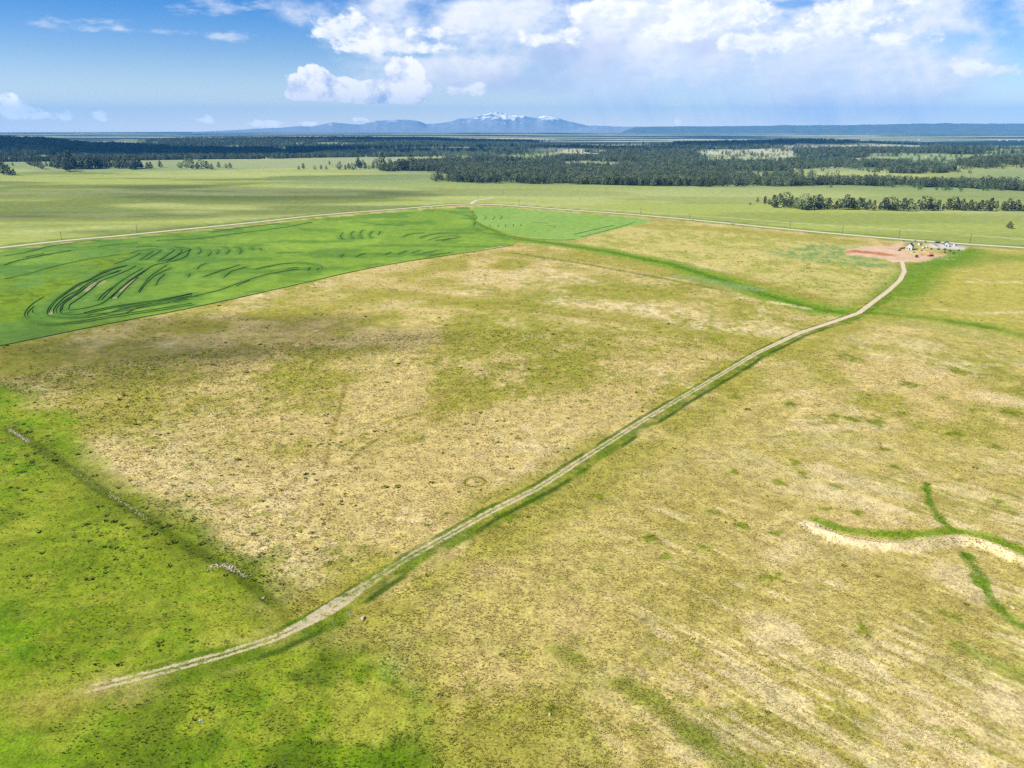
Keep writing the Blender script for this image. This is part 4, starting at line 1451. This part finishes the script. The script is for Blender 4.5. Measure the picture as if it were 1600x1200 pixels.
for k, (zx, b, t) in enumerate(sorted(L1)):
    pine_px(20 + zx / 7.27, 235 + b / 7.27, 235 + t / 7.27, ordinal(k + 1) + ' pine from the left in the long clump on the left meadow', LG, random.uniform(1.0, 1.3))
pine_px(20 + 1530 / 7.27, 235 + 118 / 7.27, 235 + 80 / 7.27, 'small dark pine alone above the right end of the left clump', None, 1.2)
for zx, b, t, wh in ((1535, 212, 165, 'left'), (1570, 212, 160, 'right')):
    pine_px(20 + zx / 7.27, 235 + b / 7.27, 235 + t / 7.27, wh + ' pine of the close pair beside the end of the left clump', 'close pair of pines on the left meadow', 1.3)
pine_px(251, 262, 255, 'single dark pine in the gap between the left clumps', None, 1.2)
for k, (px, b, t) in enumerate(sorted(((282, 263, 257), (291, 262, 254), (300, 264, 253), (309, 264, 258), (315, 263, 254), (324, 264, 256), (331, 265, 259), (342, 262, 256), (354, 263, 258), (360, 263, 257), (3, 257, 251), (6, 273, 262), (10, 273, 264), (14, 274, 264), (22, 274, 268), (20, 259, 256), (297, 252, 246), (291, 252, 246), (474, 264, 258), (467, 265, 261), (492, 265, 261), (502, 265, 260), (510, 265, 261), (515, 257, 253), (531, 256, 253)))):
    grp = 'scattered pines along the far left meadow'
    pine_px(px, b, t, ordinal(k + 1) + ' from the left of the pines scattered along the far left meadow', grp, 1.2)
for k, (px, b, t) in enumerate(sorted(((530, 265, 258), (540, 265, 260), (545, 264, 258), (552, 266, 258), (560, 262, 251), (563, 264, 255), (567, 258, 252), (571, 264, 257), (577, 264, 260), (583, 264, 256), (588, 256, 250), (597, 262, 245), (590, 264, 257), (602, 265, 257), (609, 254, 249), (612, 266, 255), (618, 266, 256), (624, 267, 254), (630, 267, 254), (636, 267, 256), (641, 266, 249)))):
    pine_px(px, b, t, ordinal(k + 1) + ' pine from the left at the open end of the middle wood', 'pines at the left end of the middle wood', 1.15)
pine_px(681, 284, 277, 'round pine standing clear in front of the middle wood', None, 1.3)
pine_px(977, 288, 283.5, 'small pine standing just in front of the middle wood', None, 1.3)
PINE_LEFT = 296 - PINE_N


# the woods: points where trees stand; the nearest ones are single trees, the rest one mass
def lod_tree(seed, leaf=False):
    bm = crown_arrays(seed + 40, 24, 0.135 if not leaf else 0.15, 0.30 if not leaf else 0.34, 'cone' if not leaf and seed % 2 else 'round')
    me = bm_mesh(bm, 'pine_lod', M_NEEDLE if not leaf else M_LEAF)
    return bpy.data.objects.new('pine_lod', me)


LODS = [lod_tree(s) for s in range(5)]
LEAFL = [lod_tree(s, True) for s in range(3)]


def instancer(name, P, S, protos, label):
    me = bpy.data.meshes.new(name)
    me.vertices.add(len(P))
    me.vertices.foreach_set('co', np.asarray(P, np.float32).ravel())
    a = me.attributes.new('size', 'FLOAT', 'POINT')
    a.data.foreach_set('value', np.asarray(S, np.float32))
    o = bpy.data.objects.new(name, me)
    COL.objects.link(o)
    ng = bpy.data.node_groups.new(name, 'GeometryNodeTree')
    ng.interface.new_socket('Geometry', in_out='INPUT', socket_type='NodeSocketGeometry')
    ng.interface.new_socket('Geometry', in_out='OUTPUT', socket_type='NodeSocketGeometry')
    gi, go = ng.nodes.new('NodeGroupInput'), ng.nodes.new('NodeGroupOutput')
    mp = ng.nodes.new('GeometryNodeMeshToPoints')
    ip = ng.nodes.new('GeometryNodeInstanceOnPoints')
    jn = ng.nodes.new('GeometryNodeJoinGeometry')
    for p in protos[::-1]:
        oi = ng.nodes.new('GeometryNodeObjectInfo')
        oi.inputs['Object'].default_value = p
        oi.inputs['As Instance'].default_value = True
        ng.links.new(oi.outputs['Geometry'], jn.inputs[0])
    na = ng.nodes.new('GeometryNodeInputNamedAttribute')
    na.data_type = 'FLOAT'
    na.inputs['Name'].default_value = 'size'
    rv = ng.nodes.new('FunctionNodeRandomValue')
    rv.data_type = 'FLOAT'
    rv.inputs[2].default_value = 0.0
    rv.inputs[3].default_value = 6.283
    ri = ng.nodes.new('FunctionNodeRandomValue')
    ri.data_type = 'INT'
    ri.inputs[4].default_value = 0
    ri.inputs[5].default_value = len(protos) - 1
    cx = ng.nodes.new('ShaderNodeCombineXYZ')
    ng.links.new(rv.outputs[1], cx.inputs[2])
    ip.inputs['Pick Instance'].default_value = True
    ng.links.new(gi.outputs[0], mp.inputs[0])
    ng.links.new(mp.outputs[0], ip.inputs['Points'])
    ng.links.new(jn.outputs[0], ip.inputs['Instance'])
    ng.links.new(ri.outputs[2], ip.inputs['Instance Index'])
    ng.links.new(cx.outputs[0], ip.inputs['Rotation'])
    ng.links.new(na.outputs[0], ip.inputs['Scale'])
    ng.links.new(ip.outputs[0], go.inputs[0])
    md = o.modifiers.new('trees', 'NODES')
    md.node_group = ng
    tag(o, label, kind='stuff')
    return o


def scatter(n, d0, d1, per):
    a = RNG.uniform(math.radians(-46), math.radians(46), n)
    r = np.sqrt(RNG.uniform(d0 * d0, d1 * d1, n))
    x, y = np.sin(a) * r, np.cos(a) * r
    f = forest(x, y)
    k = RNG.uniform(0, 1, n) < f * (0.15 + 0.85 * sm(fbm(x, y, 60, 171, 3), 0.36, 0.56))
    return x[k], y[k], r[k]


def area(d0, d1):
    return math.radians(92) / 2 * (d1 * d1 - d0 * d0)


x1, y1, r1 = scatter(int(area(1450, 3050) / 42), 1450, 3050, 42)
x2, y2, r2 = scatter(int(area(3050, 5200) / 120), 3050, 5200, 120)
x3, y3, r3 = scatter(int(area(5200, 8400) / 300), 5200, 8400, 300)
aa1 = np.arctan2(x1, y1)
front = np.where(np.abs(aa1) < 0.66, r1, 9e9)
pick = np.argsort(front)[:max(PINE_LEFT, 0)]
lab_az = px_dir(1180, 285)[0]
for k in pick:
    if aa1[k] < lab_az:
        pine(x1[k], y1[k], random.uniform(12, 19), 'grey green pine in the front edge of the middle wood', 'pines in the front edge of the middle wood', random.uniform(1.0, 1.3))
    else:
        pine(x1[k], y1[k], random.uniform(10, 16), 'dark pine in the thin line of trees beyond the right meadow', 'pines in the thin line beyond the right meadow', random.uniform(1.0, 1.3))
n = 60000
a = RNG.uniform(math.radians(-46), math.radians(46), n)
r = np.sqrt(RNG.uniform(1950 ** 2, 6500 ** 2, n))
xs, ys = np.sin(a) * r, np.cos(a) * r
k = (forest(xs, ys) < 0.2) & (RNG.uniform(0, 1, n) < 0.42 * sm(fbm(xs, ys, 190, 191, 4, 0.6), 0.50, 0.64) * np.where((xs < 60) & (r < 3050), 0.0, 1.0))
xs, ys, rs = xs[k], ys[k], r[k]
rest = np.ones(len(x1), bool)
rest[pick] = False
xa = np.concatenate([x1[rest]])
ya = np.concatenate([y1[rest]])
instancer('pine_forest', np.stack([xa, ya, ground_z(xa, ya)], 1), RNG.uniform(8, 21, len(xa)), LODS, 'dark pine woods across the middle distance')
xb = np.concatenate([x2, x3, xs])
yb = np.concatenate([y2, y3, ys])
rb = np.concatenate([r2, r3, rs])
instancer('pine_forest', np.stack([xb, yb, ground_z(xb, yb)], 1), RNG.uniform(10, 23, len(xb)) * (1 + 0.35 * sm(rb, 3200, 8000)), LODS, 'blue hazed pine woods on the far ridges')
# paler broadleaf trees and scattered pines in the valley
n = 5200
a = RNG.uniform(px_dir(980, 240)[0], px_dir(1700, 240)[0], n)
r = np.sqrt(RNG.uniform(1750 ** 2, 4200 ** 2, n))
xv, yv = np.sin(a) * r, np.cos(a) * r
k = (forest(xv, yv) < 0.3) & (RNG.uniform(0, 1, n) < 0.7 * sm(fbm(xv, yv, 240, 181, 3), 0.50, 0.66))
xv, yv = xv[k], yv[k]
instancer('leafy_trees', np.stack([xv, yv, ground_z(xv, yv)], 1), RNG.uniform(7, 14, len(xv)), LEAFL, 'paler green leafy trees through the right hand valley')
print('trees', PINE_N, len(xa), len(xb), len(xv))


# ------------------------------------------------------------------ mountains and mesa
def rock_material(name, snow_lo=None, snow_hi=None, base=((0.17, 0.21, 0.25), (0.30, 0.34, 0.37))):
    m, t = new_mat(name)
    g = t.n('ShaderNodeNewGeometry')
    s = t.n('ShaderNodeSeparateXYZ')
    t.link(g.outputs['Position'], s.inputs[0])
    n = t.noise(t.vm('MULTIPLY', g.outputs['Position'], (1, 1, 0.5)), 0.004, 6, 0.62)
    n2 = t.noise(g.outputs['Position'], 0.0011, 5, 0.6)
    c = t.mix(n, base[0], base[1])
    if snow_lo:
        zz = t.m('ADD', s.outputs[2], t.m('MULTIPLY', t.m('SUBTRACT', t.m('ADD', n, n2), 1.0), 900))
        c = t.mix(t.ss(zz, snow_lo, snow_hi), c, (0.85, 0.86, 0.88))
    finish(t, c, 0.95, n, 0.6, 60.0, 0.05)
    return m


def mountain(name, crest, dist, depth, mat, label, seed, rug=0.25):
    """a range with a front, a crest that follows the skyline and a back slope"""
    cols = np.linspace(crest[0][0], crest[-1][0], 420)
    tops = np.interp(cols, [c[0] for c in crest], [c[1] for c in crest])
    hgt = np.clip((207 - tops) / 30, 0, 1)
    tops = tops - rug * (10 * (fbm(cols, cols * 0, 26, seed + 3, 3, 0.6) - 0.5) + 5 * (fbm(cols, cols * 0, 7, seed + 4, 2) - 0.5)) * hgt
    nv = 30
    V = []
    for c, tp in zip(cols, tops):
        az_, el_ = px_dir(c, tp)
        for k in range(nv):
            q = k / (nv - 1) * 2 - 1                      # -1 front foot, 0 crest, 1 back foot
            d = dist + q * depth
            crest_h = max(0.0, CAM_H + dist * math.tan(el_) + 12)
            x, y = math.sin(az_) * d, math.cos(az_) * d
            s = (1 - abs(q)) ** 0.9
            V.append((x, y, crest_h * s, abs(q)))
    V = np.array(V)
    rid = 1 - np.abs(2 * fbm(V[:, 0], V[:, 1], 1800, seed, 5) - 1)
    hmul = 1 + rug * (rid - 0.75) * np.minimum(1, V[:, 3] * 5) * (1.2 - V[:, 3])
    small = (fbm(V[:, 0], V[:, 1], 500, seed + 9, 3) - 0.5) * 0.06 * V[:, 2]
    z = V[:, 2] * hmul + small - 12
    n1 = len(cols)
    i, j = np.meshgrid(np.arange(n1 - 1), np.arange(nv - 1), indexing='ij')
    F = np.stack([i * nv + j, (i + 1) * nv + j, (i + 1) * nv + j + 1, i * nv + j + 1], -1).reshape(-1, 4)
    o = mesh_np(name, np.stack([V[:, 0], V[:, 1], z], 1), F, mat, smooth=True)
    tag(o, label, kind='structure')


mountain('mountain', [(300, 206), (350, 204), (400, 201), (440, 199.5), (462, 197), (485, 198), (520, 191), (545, 193.5), (562, 194.5), (590, 188.5), (622, 186.5), (650, 188), (666, 193), (690, 191.5), (705, 188.5), (716, 184.5), (735, 183.5), (755, 179), (775, 174), (787, 176), (800, 181), (818, 180), (836, 182), (850, 179.5), (864, 182.5), (875, 184.5), (890, 189), (905, 192.5), (920, 196), (940, 196.5), (960, 197), (1000, 198), (1060, 203), (1100, 207)],
         25000, 2200, rock_material('mountain_rock', 400, 540), 'snow capped blue mountain range on the horizon', 201, 0.4)
mountain('mountain', [(880, 207), (910, 199), (935, 196.5), (950, 197.5), (960, 198.5), (985, 197.5), (1010, 197.5), (1040, 199), (1075, 204), (1090, 207)], 22500, 1500, rock_material('foothill_rock'), 'blue forested foothills right of the snow capped range', 211, 0.4)
mountain('mountain', [(970, 207), (990, 198.5), (1020, 197.5), (1060, 197.2), (1120, 197), (1200, 195.8), (1227, 194.6), (1260, 195.5), (1340, 194.5), (1400, 193.2), (1460, 192.5), (1520, 192.6), (1600, 192.4), (1800, 193), (1950, 200), (2050, 207)],
         20500, 1400, rock_material('mesa_rock', base=((0.06, 0.09, 0.08), (0.16, 0.19, 0.16))), 'long flat blue mesa along the right horizon', 221, 0.3)


# ------------------------------------------------------------------ homestead and vehicles
M_WALL = simple_mat('white_siding', C(236, 236, 236), 0.7, 0.06, 1.0)
M_TEAL = simple_mat('teal_metal_roof', C(46, 128, 138), 0.45, 0.12, 0.8, 0.4)
M_DTEAL = simple_mat('dark_teal_roof', C(40, 92, 100), 0.5, 0.12, 0.8, 0.4)
M_TRIM = simple_mat('trim_paint', C(214, 214, 208), 0.6, 0.08, 2.0)
M_GLASS = simple_mat('window_glass', (0.03, 0.045, 0.06), 0.08, 0.1, 2.0, 0.6)
M_DOOR = simple_mat('door_paint', C(96, 66, 48), 0.6, 0.15, 2.0)
M_CARW = simple_mat('white_car_paint', C(246, 246, 246), 0.3, 0.03, 1.0, 0.5)
M_RED = simple_mat('rust_red_paint', C(120, 54, 34), 0.5, 0.2, 1.0, 0.4)
M_TYRE = simple_mat('tyre_rubber', (0.02, 0.02, 0.02), 0.9, 0.1, 4.0)
M_STEEL = simple_mat('grey_steel', C(150, 152, 154), 0.4, 0.1, 3.0, 0.5, 0.7)
M_LAMP = simple_mat('lamp_glass', C(240, 238, 226), 0.15, 0.05, 4.0, 0.6)
M_LUMB = simple_mat('old_lumber', C(120, 86, 60), 0.9, 0.3, 1.5)
M_SOIL = simple_mat('heaped_soil', C(222, 176, 126), 0.95, 0.2, 0.6)
M_SOILR = simple_mat('heaped_red_soil', C(200, 134, 92), 0.95, 0.2, 0.6)


def house(name, px, py, w_, l_, wall, rise, rz, roofmat, label):
    o = empty(name, at(px, py), rz)
    tag(o, label, 'house')
    MB().prism([(-w_ / 2, -0.5), (w_ / 2, -0.5), (w_ / 2, wall), (0, wall + rise - 0.06), (-w_ / 2, wall)], l_).build('wall', M_WALL, o)
    rb = MB()
    for s in (-1, 1):
        q = math.hypot(w_ / 2 + 0.5, rise)
        ang = math.atan2(rise, w_ / 2)
        rb.box(q, l_ + 0.9, 0.14, (s * (w_ / 4 + 0.12), 0, wall + rise / 2 + 0.04), (0, s * ang, 0))
    rf = rb.build('roof', roofmat, o)
    MB().box(0.28, l_ + 0.92, 0.12, (0, 0, wall + rise + 0.16)).build('ridge_cap', M_TRIM, rf)
    MB().tube((w_ * 0.18, l_ * 0.2, wall + rise * 0.5), (w_ * 0.18, l_ * 0.2, wall + rise + 0.6), 0.16, 0.16, 8).build('chimney', M_STEEL, rf)
    d = MB().box(1.0, 0.08, 2.1, (w_ * 0.12, -l_ / 2 - 0.04, 1.05), bev=0.02).build('door', M_DOOR, o)
    MB().tube((w_ * 0.12 + 0.36, -l_ / 2 - 0.09, 1.0), (w_ * 0.12 + 0.36, -l_ / 2 - 0.16, 1.0), 0.05, 0.05, 6).build('handle', M_STEEL, d)
    for (x, y, fx) in ((-w_ * 0.28, -l_ / 2 - 0.03, 0), (-w_ / 2 - 0.03, -l_ * 0.25, 1), (-w_ / 2 - 0.03, l_ * 0.2, 1), (w_ / 2 + 0.03, 0.0, 1)):
        s = (1.3, 0.06, 1.2) if not fx else (0.06, 1.3, 1.2)
        wn = MB().box(*s, (x, y, 1.7)).build('window', M_GLASS, o)
        fb = MB()
        for q in (-0.65, 0.65):
            fb.box(*((0.1, 0.1, 1.36) if not fx else (0.1, 0.1, 1.36)), (x + (0 if fx else q), y + (q if fx else 0), 1.7))
        for q in (-0.64, 0.64):
            fb.box(*((1.2, 0.1, 0.09) if not fx else (0.1, 1.2, 0.09)), (x, y, 1.7 + q))
        fb.build('frame', M_TRIM, wn)
    return o


house('house', 1421, 390, 6.0, 7.0, 3.9, 3.0, -0.70, M_TEAL, 'small white house with teal roof beside the red soil')
house('house', 1478, 385, 5.6, 6.5, 2.8, 2.5, -0.55, M_DTEAL, 'white house with dark teal roof at the end of the gravel yard')


def wheel(parent, x, y, r, wdt):
    t = MB().tube((x, y - wdt / 2, r), (x, y + wdt / 2, r), r, r, 12).build('wheel', M_TYRE, parent)
    s = 1 if y > 0 else -1
    MB().tube((x, y + s * wdt / 2, r), (x, y + s * (wdt / 2 + 0.02), r), r * 0.6, r * 0.55, 10).build('rim', M_STEEL, t)


def car(px, py, rz, label, truck=False, mat=None, group=None, dz=0.0):
    mat = mat or M_CARW
    o = empty('pickup_truck' if truck else 'car', at(px, py, dz), rz)
    tag(o, label, 'truck' if truck else 'car', group)
    L = 5.6 if truck else 4.7
    h = L / 2
    low = [(-h, 0.35), (h, 0.35), (h, 0.72), (h - 0.15, 0.95), (h * 0.42, 1.08), (-h + 0.1, 1.10), (-h, 0.8)]
    MB().prism(low, 1.85).build('body', mat, o)
    if truck:
        cab = [(h * 0.46, 1.07), (h * 0.20, 1.85), (-h * 0.10, 1.90), (-h * 0.18, 1.09)]
        MB().box(L * 0.38, 1.5, 0.06, (-h * 0.60, 0, 1.12)).build('cargo_bed', M_TYRE, o)
    else:
        cab = [(h * 0.46, 1.07), (h * 0.14, 1.58), (-h * 0.52, 1.60), (-h * 0.86, 1.09)]
    cb = MB().prism(cab, 1.66).build('cabin', mat, o)
    cx = sum(p[0] for p in cab) / 4
    for s in (-1, 1):
        gl = [(cx + (x - cx) * 0.80, 1.14 + (z - 1.08) * 0.78) for x, z in cab]
        MB().prism(gl, 0.04, loc=(0, s * 0.835, 0)).build('window', M_GLASS, cb)
    (xa_, za_), (xb_, zb_) = cab[0], cab[1]
    MB().box(0.04, 1.45, math.hypot(xa_ - xb_, za_ - zb_) * 0.8, ((xa_ + xb_) / 2 + 0.02, 0, (za_ + zb_) / 2 + 0.01), (0, -math.atan2(xa_ - xb_, zb_ - za_), 0)).build('windscreen', M_GLASS, cb)
    for x in (h * 0.62, -h * 0.62):
        for y in (-0.85, 0.85):
            wheel(o, x, y, 0.37, 0.24)
    for y in (-0.65, 0.65):
        MB().box(0.06, 0.34, 0.16, (h + 0.01, y, 0.72), bev=0.02).build('headlight', M_LAMP, o)
    MB().box(0.12, 1.7, 0.18, (h + 0.03, 0, 0.45), bev=0.03).build('bumper', M_STEEL, o)
    return o


RDIR = math.atan2(ROAD_R[5][1] - ROAD_R[4][1], ROAD_R[5][0] - ROAD_R[4][0])
car(1081, 344.2, RDIR, 'white car driving on the gravel road above the crop corner', group='white cars on the gravel road', dz=0.25)
car(1144, 350, RDIR, 'white pickup driving on the gravel road behind the other car', truck=True, dz=0.25)
car(1443, 388, 0.6, 'white car parked on the grass between the two houses')
car(1447, 386.5, 1.0, 'white pickup parked beside a car between the two houses', truck=True)
car(1455, 400.5, 0.2, 'rust red pickup parked in front of the soil heap', truck=True, mat=M_RED)
for px, py, sx, sy, rz, lb in ((1437, 383, 3.4, 2.6, 0.4, 'small white shed on the grass near the road between the houses'), (1462, 386, 4.2, 2.8, -0.3, 'low white shed on the near edge of the gravel yard'), (1432, 402, 2.6, 2.2, 0.9, 'small rust brown shed on the bare soil below the teal roofed house'), (1492, 384.5, 3.0, 2.4, 0.2, 'small white shed at the right end of the gravel yard')):
    o = empty('shed', at(px, py), rz)
    tag(o, lb, 'shed')
    MB().prism([(-sx / 2, -0.3), (sx / 2, -0.3), (sx / 2, 1.9), (-sx / 2, 2.4)], sy).build('wall', M_DOOR if 'rust' in lb else M_WALL, o)
    MB().box(sx + 0.5, sy + 0.4, 0.1, (0, 0, 2.26), (0, math.atan2(0.5, sx), 0)).build('roof', M_STEEL, o)
    MB().box(0.9, 0.07, 1.7, (0.3, -sy / 2 - 0.03, 0.85), bev=0.02).build('door', M_TRIM, o)
# a dark trailer in the yard
o = empty('trailer', at(1465, 379.5), 0.1)
tag(o, 'dark flat trailer standing at the back of the gravel yard', 'trailer')
MB().box(6.0, 2.2, 0.25, (0, 0, 0.75), bev=0.03).build('bed', M_LUMB, o)
MB().box(6.0, 0.08, 0.5, (0, -1.1, 1.1)).box(6.0, 0.08, 0.5, (0, 1.1, 1.1)).build('side_rail', M_DOOR, o)
for x in (-0.6, 0.6):
    for y in (-1.0, 1.0):
        wheel(o, x, y, 0.36, 0.22)
MB().tube((3.0, 0, 0.7), (4.4, 0, 0.45), 0.07, 0.06, 6).build('drawbar', M_STEEL, o)
# lumber stacks by the teal roofed house
for px, py, rz, lb in ((1410, 388.5, 0.5, 'stack of old brown lumber behind the teal roofed house'), (1405.5, 391.5, 0.8, 'stack of old brown lumber on the pink soil by the teal roofed house')):
    o = empty('lumber_stack', at(px, py), rz)
    tag(o, lb, 'lumber', 'lumber stacks by the house')
    for r_ in range(3):
        for k in range(4 - r_):
            MB().box(6.5 + random.uniform(-0.8, 0.8), 0.42, 0.36, (random.uniform(-0.3, 0.3), (k - (3 - r_) / 2) * 0.46, 0.18 + r_ * 0.38), (0, 0, random.uniform(-0.03, 0.03)), 0.02).build('plank', M_LUMB, o)
# heaps of soil


def heap(px, py, sx, sy, sz, mat, label, group):
    n1, n2 = 26, 10
    V = [(0, 0, sz)]
    rr = np.random.default_rng(int(px * 7))
    ph = rr.uniform(0, 6.28, 4)
    for k in range(1, n2 + 1):
        q = k / n2
        for j in range(n1):
            a_ = j / n1 * 2 * math.pi
            e = 1 + 0.16 * math.sin(2 * a_ + ph[0]) + 0.10 * math.sin(3 * a_ + ph[1]) + 0.06 * math.sin(7 * a_ + ph[2])
            z = sz * (1 - q) ** 0.8 * (1 + 0.18 * rr.normal() * (q < 0.95)) - (0.2 if k == n2 else 0)
            V.append((math.cos(a_) * q * e * sx, math.sin(a_) * q * e * sy, z))
    bm = bmesh.new()
    vs = [bm.verts.new(v) for v in V]
    for j in range(n1):
        bm.faces.new((vs[0], vs[1 + j], vs[1 + (j + 1) % n1]))
    for k in range(n2 - 1):
        for j in range(n1):
            a_, b_ = 1 + k * n1, 1 + (k + 1) * n1
            bm.faces.new((vs[a_ + j], vs[b_ + j], vs[b_ + (j + 1) % n1], vs[a_ + (j + 1) % n1]))
    me = bm_mesh(bm, 'soil_heap', mat)
    o = bpy.data.objects.new('soil_heap', me)
    COL.objects.link(o)
    o.location = at(px, py)
    tag(o, label, 'soil heap', group)


HG = 'heaps of soil on the homestead pad'
heap(1452, 397.5, 6, 5, 2.6, M_SOIL, 'tan soil heap behind the rust red pickup', HG)
heap(1440, 399, 7, 4, 1.6, M_SOIL, 'low tan soil heap left of the rust red pickup', HG)
heap(1470, 398, 8, 4, 1.5, M_SOIL, 'low tan soil heap right of the rust red pickup', HG)
heap(1335, 393, 9, 5, 1.6, M_SOILR, 'red soil heap at the far left end of the bare pad', HG)
heap(1352, 395, 10, 5, 1.8, M_SOILR, 'red soil heap second from the left end of the bare pad', HG)
heap(1372, 396.5, 9, 5, 1.5, M_SOILR, 'red soil heap in the middle of the bare pad', HG)
heap(1386, 398.5, 7, 4, 1.1, M_SOILR, 'small red soil heap nearest the track on the bare pad', HG)
rubble('rubble', along([(1472, 403), (1483, 399), (1494, 399)], 50, 2.0, 0.25, 0.8) + along([(1470, 405), (1480, 405), (1488, 406)], 45, 2.0, 0.25, 0.7) + along([(1432, 387), (1440, 383), (1448, 381)], 22, 3.0, 0.2, 0.6), 'pale rubble lying in the green grass beside the homestead')


# shrubs in the homestead garden
def shrub_mesh(seed):
    return bm_mesh(crown_arrays(seed + 70, 40, 0.13, 0.40, 'round'), 'foliage', M_LEAF)


SHR = [shrub_mesh(s) for s in range(3)]
for k, (px, py, s) in enumerate(sorted(((1425, 386, 3.0), (1432, 390, 2.2), (1455, 390, 2.6), (1466, 390.5, 2.8), (1476, 391, 3.2), (1484, 393, 2.8), (1440, 392, 2.0), (1430, 377, 2.2), (1446, 378.5, 2.4), (1412, 377, 2.0), (1490, 396, 2.6), (1476, 395, 2.2), (1428, 395, 1.8), (1498, 392, 2.2)))):
    o = empty('shrub', at(px, py, -0.15), k)
    o.scale = (s, s, s * 0.8)
    tag(o, 'low green shrub, ' + ordinal(k + 1) + ' from the left around the homestead yard', 'shrub', 'shrubs around the homestead yard')
    q = bpy.data.objects.new('foliage', SHR[k % 3])
    COL.objects.link(q)
    q.parent = o

# far farm buildings
FARB = [(1415, 219.5, 70, 'pair'), (1436, 219.3, 60, ''), (1487, 219.3, 60, ''), (1562, 220, 60, ''), (1574, 220, 50, ''), (1592, 220.5, 60, ''), (1410, 220, 40, ''), (1372, 232, 22, ''), (1281, 240, 16, ''), (1448, 246, 14, ''), (1385, 239, 14, ''), (668, 222.5, 30, ''), (280, 241, 10, ''), (305, 241, 10, ''), (366, 241.5, 12, '')]
WHERE = ['first on the distant right hand plain', 'second on the distant right hand plain', 'between two woods on the distant right hand plain', 'in the far settlement near the right edge', 'middle one in the far settlement near the right edge', 'at the right edge of the far settlement', 'leftmost on the distant right hand plain', 'in the wooded gap of the right valley', 'on the far slope above the thin tree line', 'in the valley below the rocky right slope', 'beside the clearing above the right valley', 'on a pale strip amid the middle woods', 'on the left meadow crest, first of three', 'on the left meadow crest, second of three', 'on the left meadow crest, third of three']
for (px, py, sz, _), wh in zip(FARB, WHERE):
    p = at(px, py)
    sz = sz * 0.55
    o = empty('farm_building', p, 0.4 + px)
    tag(o, 'tiny pale farm building ' + wh, 'farm building', 'far farm buildings')
    ww, ll, hh = sz * 0.5, sz, sz * 0.16 + 1.5
    MB().prism([(-ww / 2, -3), (ww / 2, -3), (ww / 2, hh), (0, hh * 1.5), (-ww / 2, hh)], ll).build('wall', M_WALL, o)
    rb = MB()
    an = math.atan2(hh * 0.5, ww / 2)
    for s in (-1, 1):
        rb.box(math.hypot(ww / 2, hh * 0.5) * 1.08, ll * 1.04, 0.3, (s * ww / 4, 0, hh * 1.25 + 0.12), (0, s * an, 0))
    rb.build('roof', M_TRIM, o)


# ------------------------------------------------------------------ high clouds whose shade falls on the land
def cloud_material():
    m, t = new_mat('cloud_vapour')
    p = t.n('ShaderNodeVolumePrincipled')
    p.inputs['Color'].default_value = (0.98, 0.98, 1, 1)
    p.inputs['Density'].default_value = 0.0042
    p.inputs['Anisotropy'].default_value = 0.3
    o = t.n('ShaderNodeOutputMaterial')
    t.link(p.outputs[0], o.inputs['Volume'])
    return m


M_CLOUD = cloud_material()
CZ = 1500.0


def cloud(px, py, d, sx, sy, thick, label):
    gxy = azd(px, d) if d else U(px, py)
    c = Vector((gxy[0], gxy[1], gz(*gxy))) + SUN_V * ((CZ - gz(*gxy)) / SUN_V.z)
    bm = bmesh.new()
    bmesh.ops.create_icosphere(bm, subdivisions=4, radius=1.0)
    P = np.array([v.co[:] for v in bm.verts])
    k = 0.62 + 0.75 * fbm(P[:, 0] * 100 + px, P[:, 1] * 100 + py, 80, 301, 3)
    for v, q in zip(bm.verts, k):
        z = v.co.z * thick
        v.co = Vector((v.co.x * sx * q, v.co.y * sy * q, (z if z > 0 else z * 0.4) * q))
    me = bm_mesh(bm, 'cloud', M_CLOUD)
    o = bpy.data.objects.new('cloud', me)
    COL.objects.link(o)
    o.location = c
    tag(o, label, 'cloud', 'clouds high over the land')


cloud(250, 530, 0, 150, 55, 85, 'small high cloud over the left pasture')
cloud(60, 575, 0, 120, 45, 55, 'thin high cloud over the left edge of the pasture')
cloud(0, 340, 0, 320, 60, 70, 'long thin cloud over the left meadow')
cloud(250, 300, 0, 500, 160, 80, 'long cloud over the far left meadow')
cloud(100, 0, 5000, 1700, 900, 270, 'broad cloud over the left wooded ridge')
cloud(500, 0, 4300, 1300, 700, 270, 'broad cloud over the middle woods')
cloud(600, 0, 7500, 2400, 900, 270, 'broad cloud over the second ridge')
cloud(950, 0, 4700, 900, 500, 270, 'cloud over the central wooded rise')
cloud(1250, 0, 6500, 1700, 700, 270, 'broad cloud over the right blue woods')

# ------------------------------------------------------------------ haze
m, t = new_mat('haze_air')
p = t.n('ShaderNodeVolumePrincipled')
p.inputs['Color'].default_value = (0.06, 0.43, 0.96, 1)
p.inputs['Density'].default_value = 3.8e-5
p.inputs['Anisotropy'].default_value = 0.0
o_ = t.n('ShaderNodeOutputMaterial')
t.link(p.outputs[0], o_.inputs['Volume'])
zmin = min(float(gzv.min()), -12.0) - 1.5
top = 860.0
hz = MB().box(59000, 59000, top - zmin, (0, 0, (top + zmin) / 2)).build('haze', m)
tag(hz, 'thin blue haze in the air over the whole land', kind='stuff')
